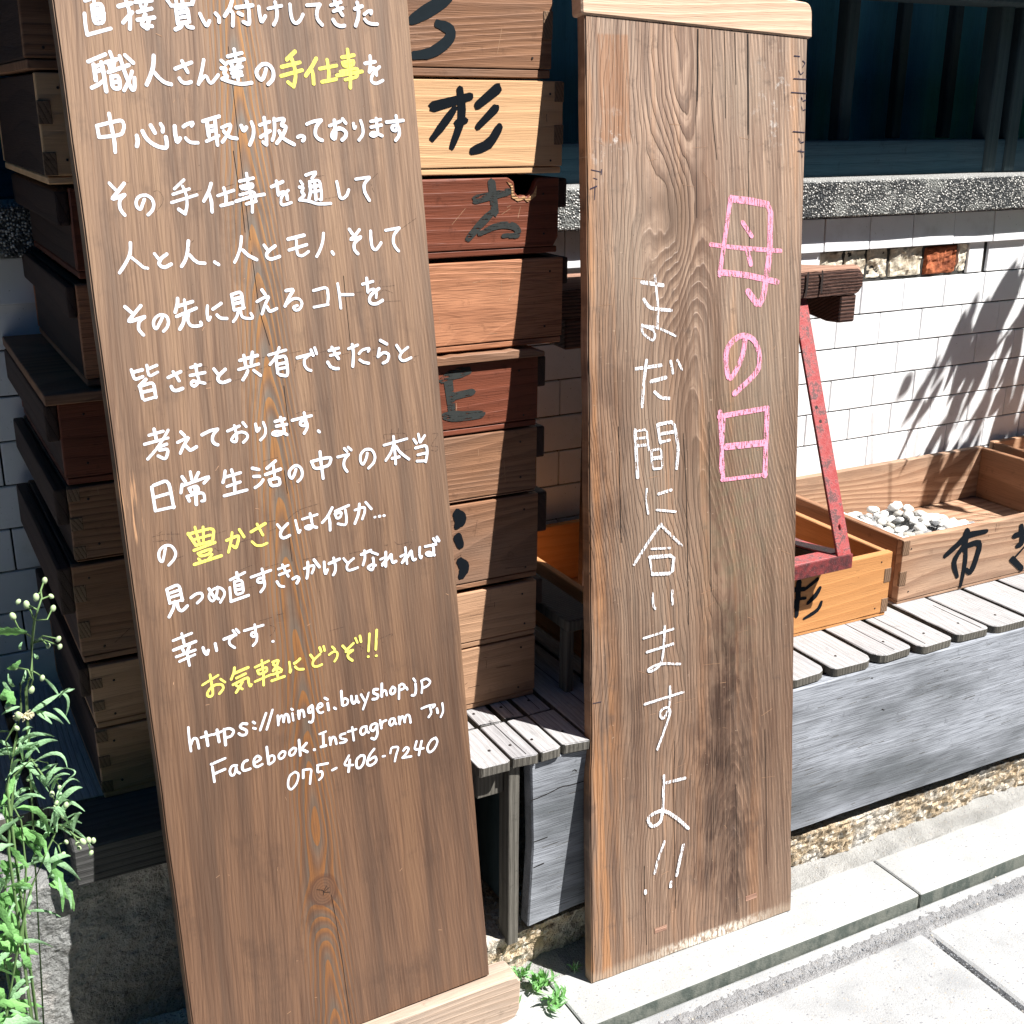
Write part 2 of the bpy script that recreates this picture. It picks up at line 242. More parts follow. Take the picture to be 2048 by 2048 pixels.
DATA = {
'b1': {'line0|w': '237 10673 284 10691;318 10705 318 10657;292 10630 391 10656 389 10483 292 10467 292 10630;300 10592 389 10610;299 10552 392 10568;299 10510 391 10526;217 10557 212 10436 218 10368;218 10368 441 10432;538 10634 660 10667;608 10710 611 10698 615 10683 619 10664 623 10645 627 10628 631 10609 633 10589 634 10565 632 10532 627 10494 622 10458 618 10434;562 10489 590 10518 658 10586;699 10677 855 10700;741 10675 755 10614;806 10682 778 10623;709 10588 846 10626;701 10518 862 10545;780 10570 770 10553 755 10527 742 10501 737 10480 744 10467 759 10457 775 10451 786 10446;814 10535 777 10443;739 10471 831 10465;1004 10710 1037 10661;1036 10658 1242 10683;1242 10683 1257 10721;1087 10718 1092 10673;1149 10725 1150 10675;1078 10638 1083 10495;1078 10638 1194 10652 1196 10519;1086 10594 1189 10611;1085 10549 1188 10567;1084 10503 1196 10519;1127 10499 1123 10493 1117 10484 1110 10474 1101 10466 1090 10459 1076 10453 1064 10448 1055 10444;1163 10500 1165 10494 1169 10486 1174 10477 1181 10471 1192 10468 1204 10467 1217 10466 1225 10466;1310 10597 1328 10545 1363 10479 1396 10533;1465 10605 1471 10599 1479 10591 1487 10582 1493 10572 1495 10560 1494 10547 1493 10534 1492 10526;1644 10730 1639 10718 1632 10700 1623 10680 1612 10661 1598 10640 1581 10618 1564 10597 1553 10583;1615 10644 1643 10612 1626 10497;1678 10668 1848 10696;1791 10732 1807 10660 1799 10507 1738 10536;1696 10618 1733 10602;1912 10686 1912 10605 1923 10532 1971 10600;2007 10671 2149 10704;2086 10736 2088 10719 2092 10695 2094 10669 2096 10646 2095 10627 2092 10609 2089 10593 2084 10577 2076 10560 2066 10544 2056 10530 2049 10520;2241 10721 2241 10705 2240 10682 2239 10657 2240 10634 2242 10615 2245 10596 2249 10579 2254 10566 2261 10555 2270 10548 2280 10544 2290 10543 2300 10546 2311 10553 2322 10562 2332 10573 2342 10586 2353 10603 2362 10618 2369 10629;2420 10720 2562 10734;2562 10732 2555 10723 2546 10710 2535 10695 2528 10680 2523 10665 2519 10649 2517 10633 2517 10619 2518 10607 2521 10596 2526 10586 2532 10576 2540 10565 2551 10554 2560 10544 2567 10537;2680 10730 2793 10766;2704 10674 2807 10709;2725 10780 2761 10698 2800 10638;2691 10590 2696 10582 2703 10570 2712 10557 2722 10547 2733 10541 2745 10536 2758 10533 2770 10531 2782 10531 2793 10533 2804 10535 2811 10537;2942 10706 3026 10736;2974 10769 2976 10757 2979 10739 2981 10718 2982 10698 2981 10679 2978 10659 2975 10638 2970 10618 2962 10597 2952 10574 2943 10555 2937 10541;3044 10656 3082 10685 3132 10697 3119 10666;3045 10607 3048 10602 3053 10595 3060 10588 3068 10581 3078 10576 3090 10572 3103 10568 3117 10565 3134 10564 3154 10564 3172 10564 3184 10565',
'line1|w': '195 10129 361 10198;241 10102 244 9963;316 10124 324 10034 327 9862;247 10086 312 10103;243 10037 315 10060;198 9893 264 9923 328 9969;406 10220 421 10163;356 10125 461 10155;383 10107 392 10064;432 10126 413 10077;370 10037 564 10104;390 9996 459 10007 461 9888 390 9891 390 9996;392 9943 461 9954;491 10185 495 10167 500 10142 506 10114 511 10087 516 10062 521 10038 527 10013 533 9988 541 9960 550 9930 559 9903 567 9885 575 9877 582 9877 588 9883 594 9893 598 9914 601 9942 604 9970 606 9989;591 10047 583 10030 572 10006 559 9980 546 9955 532 9932 517 9908 503 9886 493 9872;542 10194 610 10126;814 10196 811 10177 807 10149 801 10119 795 10092 787 10070 778 10049 768 10028 758 10008 747 9986 734 9963 722 9942 714 9928;802 10042 809 10032 819 10018 831 10002 843 9989 856 9977 870 9965 885 9955 899 9947 914 9942 928 9938 941 9936 950 9934;1007 10079 1174 10141;1082 10152 1102 10098 1127 10048;1037 9991 1040 9985 1045 9975 1052 9966 1059 9958 1068 9953 1079 9949 1091 9947 1102 9946 1115 9948 1128 9952 1140 9956 1148 9959;1298 10168 1268 10067 1219 9939;1220 9943 1231 9956 1248 9975 1265 9995 1280 10008 1289 10014 1297 10015 1303 10013 1309 10008 1314 9999 1318 9985 1323 9971 1329 9962 1335 9956 1341 9952 1349 9952 1360 9958 1376 9972 1395 9993 1414 10014 1427 10029;1543 10205 1690 10242;1615 10275 1623 10177;1532 10147 1707 10183;1568 10139 1580 10107;1657 10151 1631 10112;1557 10081 1675 10111;1566 10045 1661 10065;1577 10012 1667 10031;1624 10108 1624 9983;1472 10166 1513 10130;1466 10092 1515 10093 1484 10044 1524 10012 1464 9992;1464 9992 1475 9988 1490 9982 1509 9975 1530 9969 1556 9962 1586 9955 1618 9949 1648 9946 1679 9947 1711 9951 1740 9956 1759 9959;1924 10096 1920 10085 1915 10068 1908 10051 1901 10035 1893 10020 1884 10005 1874 9994 1865 9988 1854 9991 1843 10000 1833 10013 1826 10025 1822 10037 1820 10050 1820 10063 1825 10077 1836 10092 1851 10109 1868 10124 1885 10135 1902 10140 1920 10142 1937 10140 1952 10136 1964 10128 1976 10116 1985 10103 1992 10089 1996 10074 1997 10058 1996 10042 1994 10028 1991 10015 1986 10004 1981 9994 1973 9984 1963 9973 1951 9963 1939 9954 1931 9948;3009 10170 3124 10189;3072 10244 3072 10181 3049 10085;3049 10085 3059 10094 3072 10106 3086 10118 3097 10125 3106 10125 3112 10120 3117 10113 3121 10105 3125 10093 3127 10078 3128 10064 3129 10055;3171 10139 3158 10129 3140 10114 3120 10097 3104 10082 3092 10067 3081 10053 3073 10039 3068 10026 3065 10014 3065 10002 3068 9991 3074 9983 3083 9977 3095 9973 3110 9971 3125 9972 3143 9978 3164 9987 3184 9996 3197 10003',
'line1|y': '2248 10269 2153 10190;2092 10117 2290 10165;2078 10029 2307 10090;2205 10198 2209 10184 2216 10165 2223 10142 2227 10119 2230 10096 2232 10072 2231 10047 2229 10022 2223 9996 2214 9968 2204 9944 2198 9927;2200 9927 2144 9970;2470 10206 2460 10191 2446 10170 2430 10146 2413 10123 2394 10100 2373 10075 2354 10053 2341 10037;2406 10101 2421 10052 2418 9959;2500 10107 2687 10142;2588 10196 2597 10082 2584 10001;2512 9978 2669 10007;2823 10301 2826 10167 2833 10032 2818 9923;2755 10223 2889 10249;2756 10172 2889 10197 2869 10148 2767 10136 2756 10172;2722 10082 2928 10126 2909 10033 2769 10002;2683 10043 2966 10088',
'line2|w': '327 9659 333 9539 346 9413 339 9304;201 9546 207 9443;199 9547 338 9580 442 9601 456 9538 420 9461 207 9442;563 9454 564 9444 565 9431 566 9417 565 9403 562 9390 558 9377 554 9365 551 9357;622 9496 627 9483 634 9465 643 9445 653 9428 665 9413 678 9400 693 9387 708 9376 724 9367 741 9358 758 9351 774 9346 790 9342 806 9339 820 9338 831 9341 837 9348 840 9359 842 9371 842 9384 843 9398 842 9414 841 9429 840 9439;707 9550 740 9480;805 9563 808 9557 813 9548 818 9538 821 9529 821 9519 819 9507 816 9497 815 9490;939 9541 935 9468 942 9383 977 9427;1023 9537 1030 9541 1041 9549 1054 9556 1066 9562 1081 9567 1098 9572 1113 9575 1122 9575 1122 9570 1117 9561 1109 9551 1105 9545;1033 9429 1039 9421 1048 9410 1060 9399 1073 9390 1091 9386 1113 9384 1134 9384 1149 9383;1222 9588 1392 9635;1262 9577 1266 9449;1346 9596 1343 9466 1344 9360;1266 9534 1340 9546;1267 9488 1342 9505;1237 9397 1366 9449;1407 9527 1425 9534 1452 9546 1479 9555 1495 9557 1499 9547 1495 9530 1486 9510 1477 9492 1468 9476 1456 9460 1444 9445 1433 9431 1423 9418 1412 9406 1403 9396 1396 9389;1422 9492 1431 9481 1444 9466 1460 9450 1476 9437 1494 9430 1515 9426 1535 9423 1548 9421;1607 9545 1627 9491 1658 9528;1717 9579 1720 9568 1725 9553 1729 9535 1731 9517 1730 9498 1728 9478 1724 9458 1718 9438 1708 9416 1695 9393 1683 9373 1674 9358;1799 9550 1907 9583;1854 9622 1859 9446 1850 9359;1796 9433 1902 9494;1819 9384 1847 9359;1958 9614 1958 9599 1957 9579 1956 9556 1954 9534 1952 9513 1949 9492 1945 9472 1941 9454 1935 9438 1928 9422 1921 9410 1916 9401;1956 9596 2074 9618 2022 9541 2082 9538 2043 9462 1961 9372;1998 9489 2004 9476 2012 9457 2023 9436 2039 9418 2063 9401 2094 9384 2124 9369 2144 9358;2191 9430 2197 9433 2206 9437 2217 9441 2226 9443 2236 9443 2245 9440 2254 9437 2260 9432 2262 9427 2261 9420 2259 9413 2257 9407 2254 9403 2249 9399 2244 9396 2241 9394;2302 9558 2313 9563 2329 9569 2348 9576 2368 9582 2393 9588 2421 9593 2446 9597 2464 9600;2464 9596 2452 9585 2435 9569 2417 9550 2403 9533 2395 9515 2389 9495 2386 9477 2386 9460 2389 9446 2395 9434 2403 9424 2411 9415 2422 9408 2434 9403 2446 9399 2454 9396;2549 9541 2674 9586;2609 9596 2610 9575 2611 9546 2611 9514 2611 9486 2609 9463 2606 9442 2602 9424 2596 9414 2588 9412 2578 9417 2569 9426 2565 9437 2568 9450 2576 9466 2587 9483 2599 9496 2615 9504 2634 9511 2654 9514 2672 9514 2688 9508 2703 9499 2716 9488 2724 9477 2727 9466 2725 9454 2721 9442 2715 9431 2706 9421 2695 9412 2684 9405 2676 9399;2701 9609 2733 9568;2819 9563 2820 9553 2821 9537 2822 9522 2825 9513 2828 9513 2832 9519 2836 9526 2839 9531;2904 9591 2908 9576 2914 9556 2919 9533 2922 9513 2922 9495 2921 9479 2917 9463 2911 9448 2901 9433 2887 9418 2874 9405 2865 9396;3017 9584 3133 9605;3016 9526 3138 9547;3082 9614 3082 9598 3083 9576 3084 9552 3085 9531 3086 9512 3087 9495 3087 9479 3084 9466 3077 9455 3067 9446 3055 9440 3045 9436 3033 9436 3020 9439 3009 9443 3004 9448 3006 9453 3012 9461 3022 9467 3032 9471 3044 9470 3059 9467 3074 9463 3088 9458 3102 9453 3114 9447 3126 9441 3134 9438;3199 9577 3396 9595;3315 9642 3317 9624 3320 9599 3323 9571 3323 9549 3320 9530 3316 9514 3309 9501 3302 9493 3292 9490 3280 9492 3268 9497 3260 9502 3257 9509 3256 9519 3258 9528 3263 9535 3275 9539 3292 9542 3309 9542 3322 9539 3330 9531 3335 9520 3338 9506 3339 9492 3339 9479 3338 9464 3334 9450 3329 9436 3320 9423 3308 9410 3296 9398 3288 9390',
'line3|w': '246 9018 298 8953;386 9010 307 8923 244 8861 377 8904;377 8900 367 8892 353 8881 339 8868 328 8854 323 8838 320 8820 319 8802 320 8786 322 8773 326 8762 331 8752 336 8743 341 8733 348 8725 354 8717 358 8712;562 8856 558 8848 553 8838 546 8825 540 8813 533 8799 526 8783 519 8769 512 8763 503 8765 493 8774 484 8786 479 8798 477 8810 477 8824 480 8837 485 8849 492 8861 500 8871 511 8880 523 8887 537 8892 553 8895 569 8896 584 8894 599 8888 614 8878 627 8866 637 8853 642 8839 645 8824 646 8808 644 8793 640 8779 634 8765 627 8753 619 8742 609 8731 597 8722 587 8714 579 8708;969 9031 865 8947;845 8895 1013 8943;823 8817 1083 8884;948 8971 954 8956 962 8935 969 8911 975 8887 977 8864 977 8839 975 8814 972 8791 967 8766 958 8741 950 8719 944 8704;944 8704 886 8750;1237 8990 1232 8977 1225 8959 1216 8937 1205 8916 1191 8891 1173 8863 1156 8838 1144 8821;1207 8889 1222 8818 1216 8712;1292 8869 1461 8918;1361 8942 1376 8867 1367 8787;1314 8771 1437 8794;1610 9079 1618 8940 1642 8805 1630 8697;1531 9005 1676 9033;1535 8951 1670 8979 1656 8938 1551 8926 1535 8951;1521 8871 1676 8905 1678 8809;1472 8809 1628 8850 1773 8869;1577 8780 1680 8804;1858 8941 1984 8990;1917 8996 1924 8860;1925 8867 1936 8872 1952 8878 1969 8884 1983 8886 1993 8882 2001 8876 2007 8867 2012 8857 2014 8846 2015 8833 2015 8820 2015 8812;2034 8902 2019 8891 1998 8876 1975 8858 1959 8841 1950 8824 1945 8807 1943 8791 1943 8778 1945 8768 1950 8762 1958 8758 1970 8757 1989 8760 2014 8766 2039 8774 2055 8779;2241 9050 2265 9057 2300 9068 2334 9076 2353 9077 2350 9066 2334 9048 2315 9028 2302 9014;2274 8983 2274 8965 2275 8940 2276 8912 2274 8887 2269 8865 2263 8843 2256 8825 2252 8812;2274 8981 2385 8999 2394 8884 2387 8791 2365 8801;2273 8931 2390 8943;2273 8876 2389 8891;2329 8991 2327 8802;2175 8990 2197 8957;2160 8931 2205 8925 2174 8880 2208 8852 2147 8803;2147 8803 2165 8801 2192 8797 2221 8792 2249 8786 2273 8779 2295 8770 2319 8762 2346 8756 2381 8754 2422 8754 2461 8755 2487 8756;2575 8976 2577 8960 2580 8936 2583 8910 2586 8888 2588 8869 2590 8851 2592 8835 2595 8822 2601 8813 2607 8807 2615 8803 2624 8803 2635 8806 2649 8814 2662 8823 2673 8834 2682 8847 2690 8864 2697 8879 2701 8889;2792 8997 2949 9014;2948 9009 2936 8998 2918 8981 2900 8963 2887 8945 2881 8929 2878 8912 2878 8896 2879 8880 2882 8865 2887 8850 2893 8836 2900 8823 2907 8809 2915 8795 2922 8783 2927 8775',
'line4|w': '377 8448 375 8429 372 8402 367 8372 360 8345 349 8320 335 8297 320 8274 305 8252 287 8228 268 8204 250 8183 238 8168;369 8309 379 8299 395 8284 412 8268 427 8254 440 8241 452 8228 463 8216 474 8207 485 8202 496 8199 506 8198 513 8196;596 8333 633 8276;715 8322 702 8314 684 8303 665 8290 651 8277 642 8264 634 8250 631 8237 631 8225 638 8215 649 8206 662 8199 677 8196 695 8199 715 8208 734 8217 748 8223;945 8439 941 8420 936 8391 930 8361 923 8334 916 8312 909 8292 901 8273 892 8255 881 8237 868 8220 856 8206 848 8195;938 8306 946 8296 958 8280 970 8264 982 8250 993 8241 1002 8233 1013 8226 1025 8221 1040 8218 1057 8216 1073 8214 1084 8213;1186 8220 1225 8192;1490 8459 1487 8441 1482 8415 1476 8387 1470 8361 1461 8337 1452 8314 1442 8292 1431 8272 1421 8252 1409 8233 1398 8217 1391 8206;1489 8323 1499 8313 1512 8297 1528 8281 1545 8266 1565 8253 1589 8240 1611 8228 1626 8220;1719 8362 1756 8301;1834 8348 1818 8337 1793 8323 1769 8306 1751 8292 1741 8280 1736 8268 1734 8257 1736 8247 1741 8237 1750 8228 1761 8220 1777 8217 1799 8220 1827 8227 1853 8234 1872 8240;1983 8410 2159 8443;1981 8299 2179 8345;2070 8392 2069 8375 2067 8351 2066 8326 2066 8304 2066 8287 2067 8271 2069 8258 2075 8248 2084 8241 2095 8236 2109 8234 2123 8236 2141 8243 2161 8254 2179 8266 2192 8274;2376 8453 2373 8437 2369 8414 2364 8388 2357 8365 2349 8343 2340 8322 2329 8301 2319 8282 2308 8263 2296 8245 2285 8230 2277 8219;2453 8257 2467 8234;2670 8482 2702 8432;2784 8473 2720 8405 2660 8370 2792 8397;2786 8387 2773 8379 2753 8367 2733 8353 2719 8338 2711 8323 2707 8305 2706 8288 2708 8272 2714 8258 2725 8244 2737 8231 2745 8223;2913 8453 2912 8436 2910 8411 2909 8383 2909 8358 2910 8336 2911 8315 2914 8296 2918 8281 2925 8270 2933 8262 2943 8257 2953 8256 2962 8259 2973 8267 2983 8278 2993 8287 3001 8297 3010 8308 3017 8317 3022 8324;3087 8454 3250 8473;3249 8468 3237 8457 3218 8440 3199 8422 3184 8403 3176 8385 3170 8365 3167 8345 3167 8327 3169 8311 3175 8295 3181 8281 3189 8268 3197 8256 3207 8244 3216 8234 3223 8228',
'line5|w': '249 7839 303 7780;402 7837 322 7759 252 7684 425 7729;424 7724 414 7717 398 7708 382 7696 370 7684 363 7669 358 7653 355 7637 354 7623 355 7612 358 7603 362 7595 367 7586 374 7576 381 7566 389 7557 394 7551;601 7711 595 7702 587 7689 578 7674 568 7660 557 7643 546 7625 534 7610 525 7602 518 7604 511 7613 507 7625 504 7638 504 7651 506 7666 511 7681 518 7695 530 7707 545 7720 561 7729 577 7735 593 7736 610 7732 626 7726 638 7717 646 7706 651 7692 653 7676 654 7662 652 7648 647 7635 641 7621 634 7609 624 7598 612 7587 601 7578 593 7572;771 7883 765 7834 732 7750;759 7805 917 7843;741 7707 947 7775;837 7865 836 7743;825 7730 822 7713 816 7690 809 7664 801 7641 791 7623 778 7605 766 7590 758 7580;862 7727 859 7714 854 7695 850 7674 849 7656 851 7642 856 7629 862 7618 871 7609 882 7602 896 7598 910 7596 925 7595 939 7596 955 7597 969 7601 978 7605 982 7611 980 7619 977 7627 975 7632;1063 7790 1049 7713 1054 7634 1080 7675;1115 7752 1123 7757 1134 7763 1147 7770 1159 7777 1172 7784 1185 7792 1197 7799 1205 7804;1150 7692 1155 7685 1163 7675 1172 7665 1184 7658 1199 7653 1218 7651 1236 7649 1248 7648;1322 7884 1333 7729;1322 7884 1430 7911 1432 7740;1331 7835 1423 7852;1335 7789 1427 7804;1333 7727 1440 7744;1382 7735 1377 7721 1371 7702 1363 7681 1355 7663 1344 7647 1331 7632 1319 7620 1311 7611;1401 7733 1400 7721 1400 7703 1400 7684 1403 7669 1408 7658 1416 7650 1425 7643 1438 7638 1457 7634 1480 7630 1502 7629 1516 7632 1519 7642 1516 7656 1509 7671 1505 7681;1647 7911 1676 7864;1581 7795 1648 7827 1720 7847 1665 7761 1621 7666;1664 7756 1668 7752 1674 7746 1681 7739 1686 7731 1690 7722 1693 7711 1697 7700 1701 7693 1707 7689 1714 7688 1721 7689 1731 7691 1743 7695 1759 7700 1774 7706 1784 7710;1904 7887 1994 7897 1931 7817 1877 7729;1889 7745 1904 7755 1924 7771 1948 7786 1969 7796 1988 7800 2007 7800 2024 7797 2038 7791 2049 7782 2058 7770 2063 7756 2065 7742 2061 7728 2053 7712 2043 7698 2032 7688 2021 7681 2009 7678 1996 7678 1987 7680 1979 7685 1972 7693 1967 7702 1968 7709 1975 7715 1988 7719 2002 7723 2011 7725;2207 7868 2362 7897 2364 7788 2349 7717;2194 7695 2356 7712;2483 7923 2492 7808 2494 7664;2507 7805 2647 7797;2767 7899 2890 7922;2820 7960 2822 7813;2822 7820 2835 7824 2853 7832 2873 7838 2888 7840 2899 7836 2907 7829 2913 7820 2917 7809 2918 7794 2916 7775 2913 7758 2911 7746;2952 7840 2934 7830 2909 7815 2882 7799 2861 7783 2848 7769 2839 7754 2833 7740 2830 7727 2831 7715 2835 7704 2843 7694 2853 7687 2866 7682 2882 7680 2899 7680 2916 7682 2934 7688 2953 7697 2971 7705 2983 7712',
'line6|w': '234 7220 253 7117 336 7142;245 7194 340 7210;389 7250 397 7134 487 7172;393 7211 487 7241;363 7112 293 7051;296 7054 309 6927;316 7052 435 7078 439 6922;317 6988 435 7003;325 6907 444 6929;584 7108 717 7155;640 7162 667 7118 690 7064;605 7014 607 7008 609 6998 613 6988 619 6981 627 6976 636 6972 647 6970 659 6970 673 6972 690 6977 705 6981 716 6984;822 7186 926 7204;809 7107 959 7122;872 7213 873 7195 875 7169 877 7141 879 7116 882 7095 887 7075 889 7057 887 7041 878 7026 865 7012 850 7001 837 6995 827 6996 818 7003 811 7013 808 7021 809 7029 813 7038 820 7045 830 7049 842 7047 856 7043 872 7037 888 7031 904 7027 921 7022 936 7017 947 7014;1056 7149 1094 7090;1173 7134 1158 7123 1137 7107 1115 7090 1100 7075 1092 7063 1088 7051 1087 7039 1090 7030 1095 7020 1104 7012 1116 7006 1129 7002 1148 7003 1171 7008 1192 7014 1207 7018;1334 7210 1527 7246;1383 7259 1392 7145;1477 7283 1453 7172;1314 7118 1531 7156;1408 7097 1404 7090 1399 7080 1392 7068 1385 7057 1375 7044 1364 7030 1353 7017 1346 7009;1471 7095 1538 7035;1648 7238 1840 7274;1768 7305 1761 7288 1751 7264 1738 7237 1724 7214 1706 7192 1685 7171 1666 7152 1652 7139;1722 7193 1726 7040;1733 7201 1834 7218 1836 6996 1746 7021;1741 7134 1836 7144;1740 7083 1836 7093;1956 7181 1976 7184 2005 7189 2035 7193 2059 7197 2076 7200 2089 7203 2098 7204 2105 7206;2090 7199 2078 7192 2062 7181 2046 7169 2034 7156 2029 7143 2027 7128 2027 7113 2029 7099 2033 7086 2039 7074 2046 7063 2054 7053 2064 7046 2075 7040 2086 7036 2093 7033;2115 7250 2134 7190;2158 7270 2174 7204;2317 7225 2428 7242;2327 7171 2433 7188;2352 7258 2386 7182 2417 7129;2290 7103 2295 7093 2303 7078 2311 7062 2321 7050 2331 7042 2343 7036 2354 7032 2365 7028 2376 7026 2387 7025 2397 7025 2404 7024;2541 7225 2649 7256;2587 7267 2594 7173 2572 7033;2656 7161 2664 7168 2674 7179 2687 7190 2702 7198 2721 7203 2744 7207 2766 7209 2779 7208 2782 7202 2776 7192 2769 7182 2764 7176;2660 7093 2667 7088 2677 7080 2688 7072 2700 7065 2715 7059 2732 7055 2748 7050 2759 7048;2918 7283 2992 7237;2899 7195 2875 7110;2875 7108 2888 7117 2906 7129 2926 7141 2943 7147 2960 7146 2977 7140 2992 7132 3001 7122 3003 7108 3000 7090 2993 7072 2984 7058 2972 7049 2955 7042 2939 7037 2928 7034;3107 7212 3150 7138;3241 7180 3225 7171 3202 7157 3178 7142 3160 7127 3147 7114 3139 7100 3134 7087 3133 7075 3137 7062 3146 7050 3158 7041 3173 7036 3196 7038 3224 7046 3251 7056 3270 7062',
'line7|w': '326 6551 470 6575;383 6606 395 6484;271 6466 511 6501;521 6580 512 6567 499 6548 483 6526 466 6503 447 6480 426 6454 404 6428 381 6403 355 6377 327 6351 302 6329 284 6313;490 6440 412 6422;420 6421 415 6414 409 6404 405 6395 408 6388 424 6387 448 6389 473 6391 489 6387 493 6375 491 6357 485 6339 479 6324 474 6313 468 6304 460 6297 450 6296 436 6301 419 6312 402 6324 391 6331;646 6546 680 6503;601 6443 732 6491 657 6405 615 6328;671 6407 676 6401 684 6391 692 6380 699 6371 705 6363 710 6356 716 6351 725 6349 739 6352 757 6360 774 6368 786 6374;858 6490 873 6496 895 6504 919 6513 942 6520 964 6524 988 6526 1009 6528 1024 6529;1023 6524 1014 6516 1000 6504 986 6491 975 6478 968 6464 963 6450 960 6436 959 6423 961 6411 966 6400 972 6391 979 6383 986 6377 996 6372 1004 6369 1010 6367;1125 6496 1255 6534;1203 6545 1206 6527 1210 6501 1214 6473 1216 6448 1216 6427 1214 6406 1210 6389 1204 6378 1192 6375 1177 6379 1163 6387 1157 6396 1161 6408 1172 6423 1187 6438 1202 6450 1218 6459 1236 6465 1255 6469 1272 6470 1288 6466 1304 6459 1318 6449 1327 6439 1331 6429 1332 6418 1329 6407 1324 6396 1315 6386 1301 6375 1288 6365 1279 6359;1297 6567 1328 6519;1430 6533 1436 6448 1466 6485;1515 6542 1518 6528 1524 6509 1529 6487 1531 6467 1530 6450 1527 6433 1522 6416 1514 6402 1503 6389 1489 6377 1475 6367 1465 6359;1643 6536 1749 6551;1652 6485 1768 6492;1707 6572 1711 6556 1717 6532 1723 6506 1727 6483 1730 6463 1733 6445 1733 6428 1728 6414 1715 6404 1696 6396 1675 6391 1657 6389 1641 6390 1625 6394 1611 6400 1604 6405 1604 6411 1610 6418 1620 6425 1631 6428 1646 6428 1664 6427 1683 6423 1700 6418 1717 6410 1734 6399 1749 6389 1759 6381;1833 6527 2050 6552;1972 6591 1975 6576 1979 6554 1983 6531 1984 6511 1982 6494 1977 6478 1971 6465 1963 6456 1953 6454 1939 6458 1927 6463 1919 6470 1916 6477 1917 6487 1921 6496 1927 6503 1939 6506 1955 6508 1972 6507 1983 6501 1989 6488 1992 6470 1992 6450 1989 6432 1982 6415 1970 6398 1958 6383 1950 6373;2112 6379 2124 6366',
'line8|w': '289 6023 297 5775;309 6037 465 6077 483 5781;308 5914 472 5937;297 5775 491 5789;694 6126 699 6044;605 6086 633 6028;776 6105 736 6042;596 6007 574 5922;599 5992 623 5997 657 6004 696 6013 733 6020 774 6029 819 6039 858 6047 880 6047 878 6037 859 6020 835 6001 820 5989;660 5957 747 5973 759 5914 682 5902 660 5957;632 5876 650 5825;632 5876 804 5898 811 5803 775 5806;724 5939 717 5779;1055 6085 1052 6073 1048 6056 1043 6037 1038 6020 1033 6005 1027 5989 1021 5975 1018 5965;1038 6018 1215 6044;1123 6086 1142 5957 1132 5860;1056 5919 1200 5947;1016 5825 1263 5852;1346 6074 1414 6050;1351 5984 1414 5977;1353 5864 1362 5868 1376 5874 1391 5882 1405 5890 1418 5901 1431 5914 1442 5926 1449 5935;1604 6118 1502 6051;1480 5986 1651 6023;1574 6073 1578 5925;1513 5922 1622 5938 1628 5856 1531 5855 1513 5922;1820 6000 1816 5991 1812 5979 1806 5966 1800 5953 1792 5939 1782 5924 1773 5912 1764 5906 1756 5910 1748 5920 1741 5934 1738 5947 1738 5959 1740 5973 1745 5986 1754 5999 1767 6011 1784 6024 1802 6035 1819 6039 1834 6037 1848 6030 1861 6019 1872 6007 1879 5993 1883 5975 1885 5957 1885 5941 1883 5927 1879 5915 1872 5904 1865 5894 1856 5884 1844 5875 1834 5868 1826 5863;2108 6150 2108 6000 2115 5857;2000 6057 2142 6075 2232 6073 2196 5986 2029 5969 2000 6057;2303 6067 2432 6079;2431 6077 2421 6068 2406 6055 2390 6040 2378 6024 2372 6007 2367 5990 2366 5972 2367 5955 2372 5937 2381 5919 2391 5904 2398 5893;2389 6151 2417 6114;2434 6160 2468 6123;2650 6064 2648 6054 2645 6041 2640 6025 2634 6010 2625 5993 2613 5973 2601 5956 2590 5948 2582 5950 2574 5960 2568 5974 2564 5989 2563 6005 2564 6023 2567 6042 2574 6059 2585 6074 2599 6088 2615 6100 2632 6107 2651 6109 2671 6107 2691 6102 2707 6092 2719 6077 2728 6058 2735 6036 2738 6017 2737 5999 2732 5981 2725 5964 2715 5948 2700 5933 2681 5918 2663 5905 2650 5896;2857 6127 3142 6165;2980 6211 2982 6046 2980 5900;2978 6129 2970 6111 2958 6085 2945 6057 2931 6032 2914 6010 2894 5987 2876 5968 2863 5954;3002 6095 3010 6081 3021 6061 3034 6038 3051 6017 3074 5994 3102 5969 3128 5947 3146 5932;2941 5967 3030 5973;3224 6149 3251 6102;3285 6199 3296 6107;3362 6174 3305 6108;3238 6047 3375 6063 3379 5974 3350 5876;3259 5966 3368 5975;3242 5896 3349 5886',
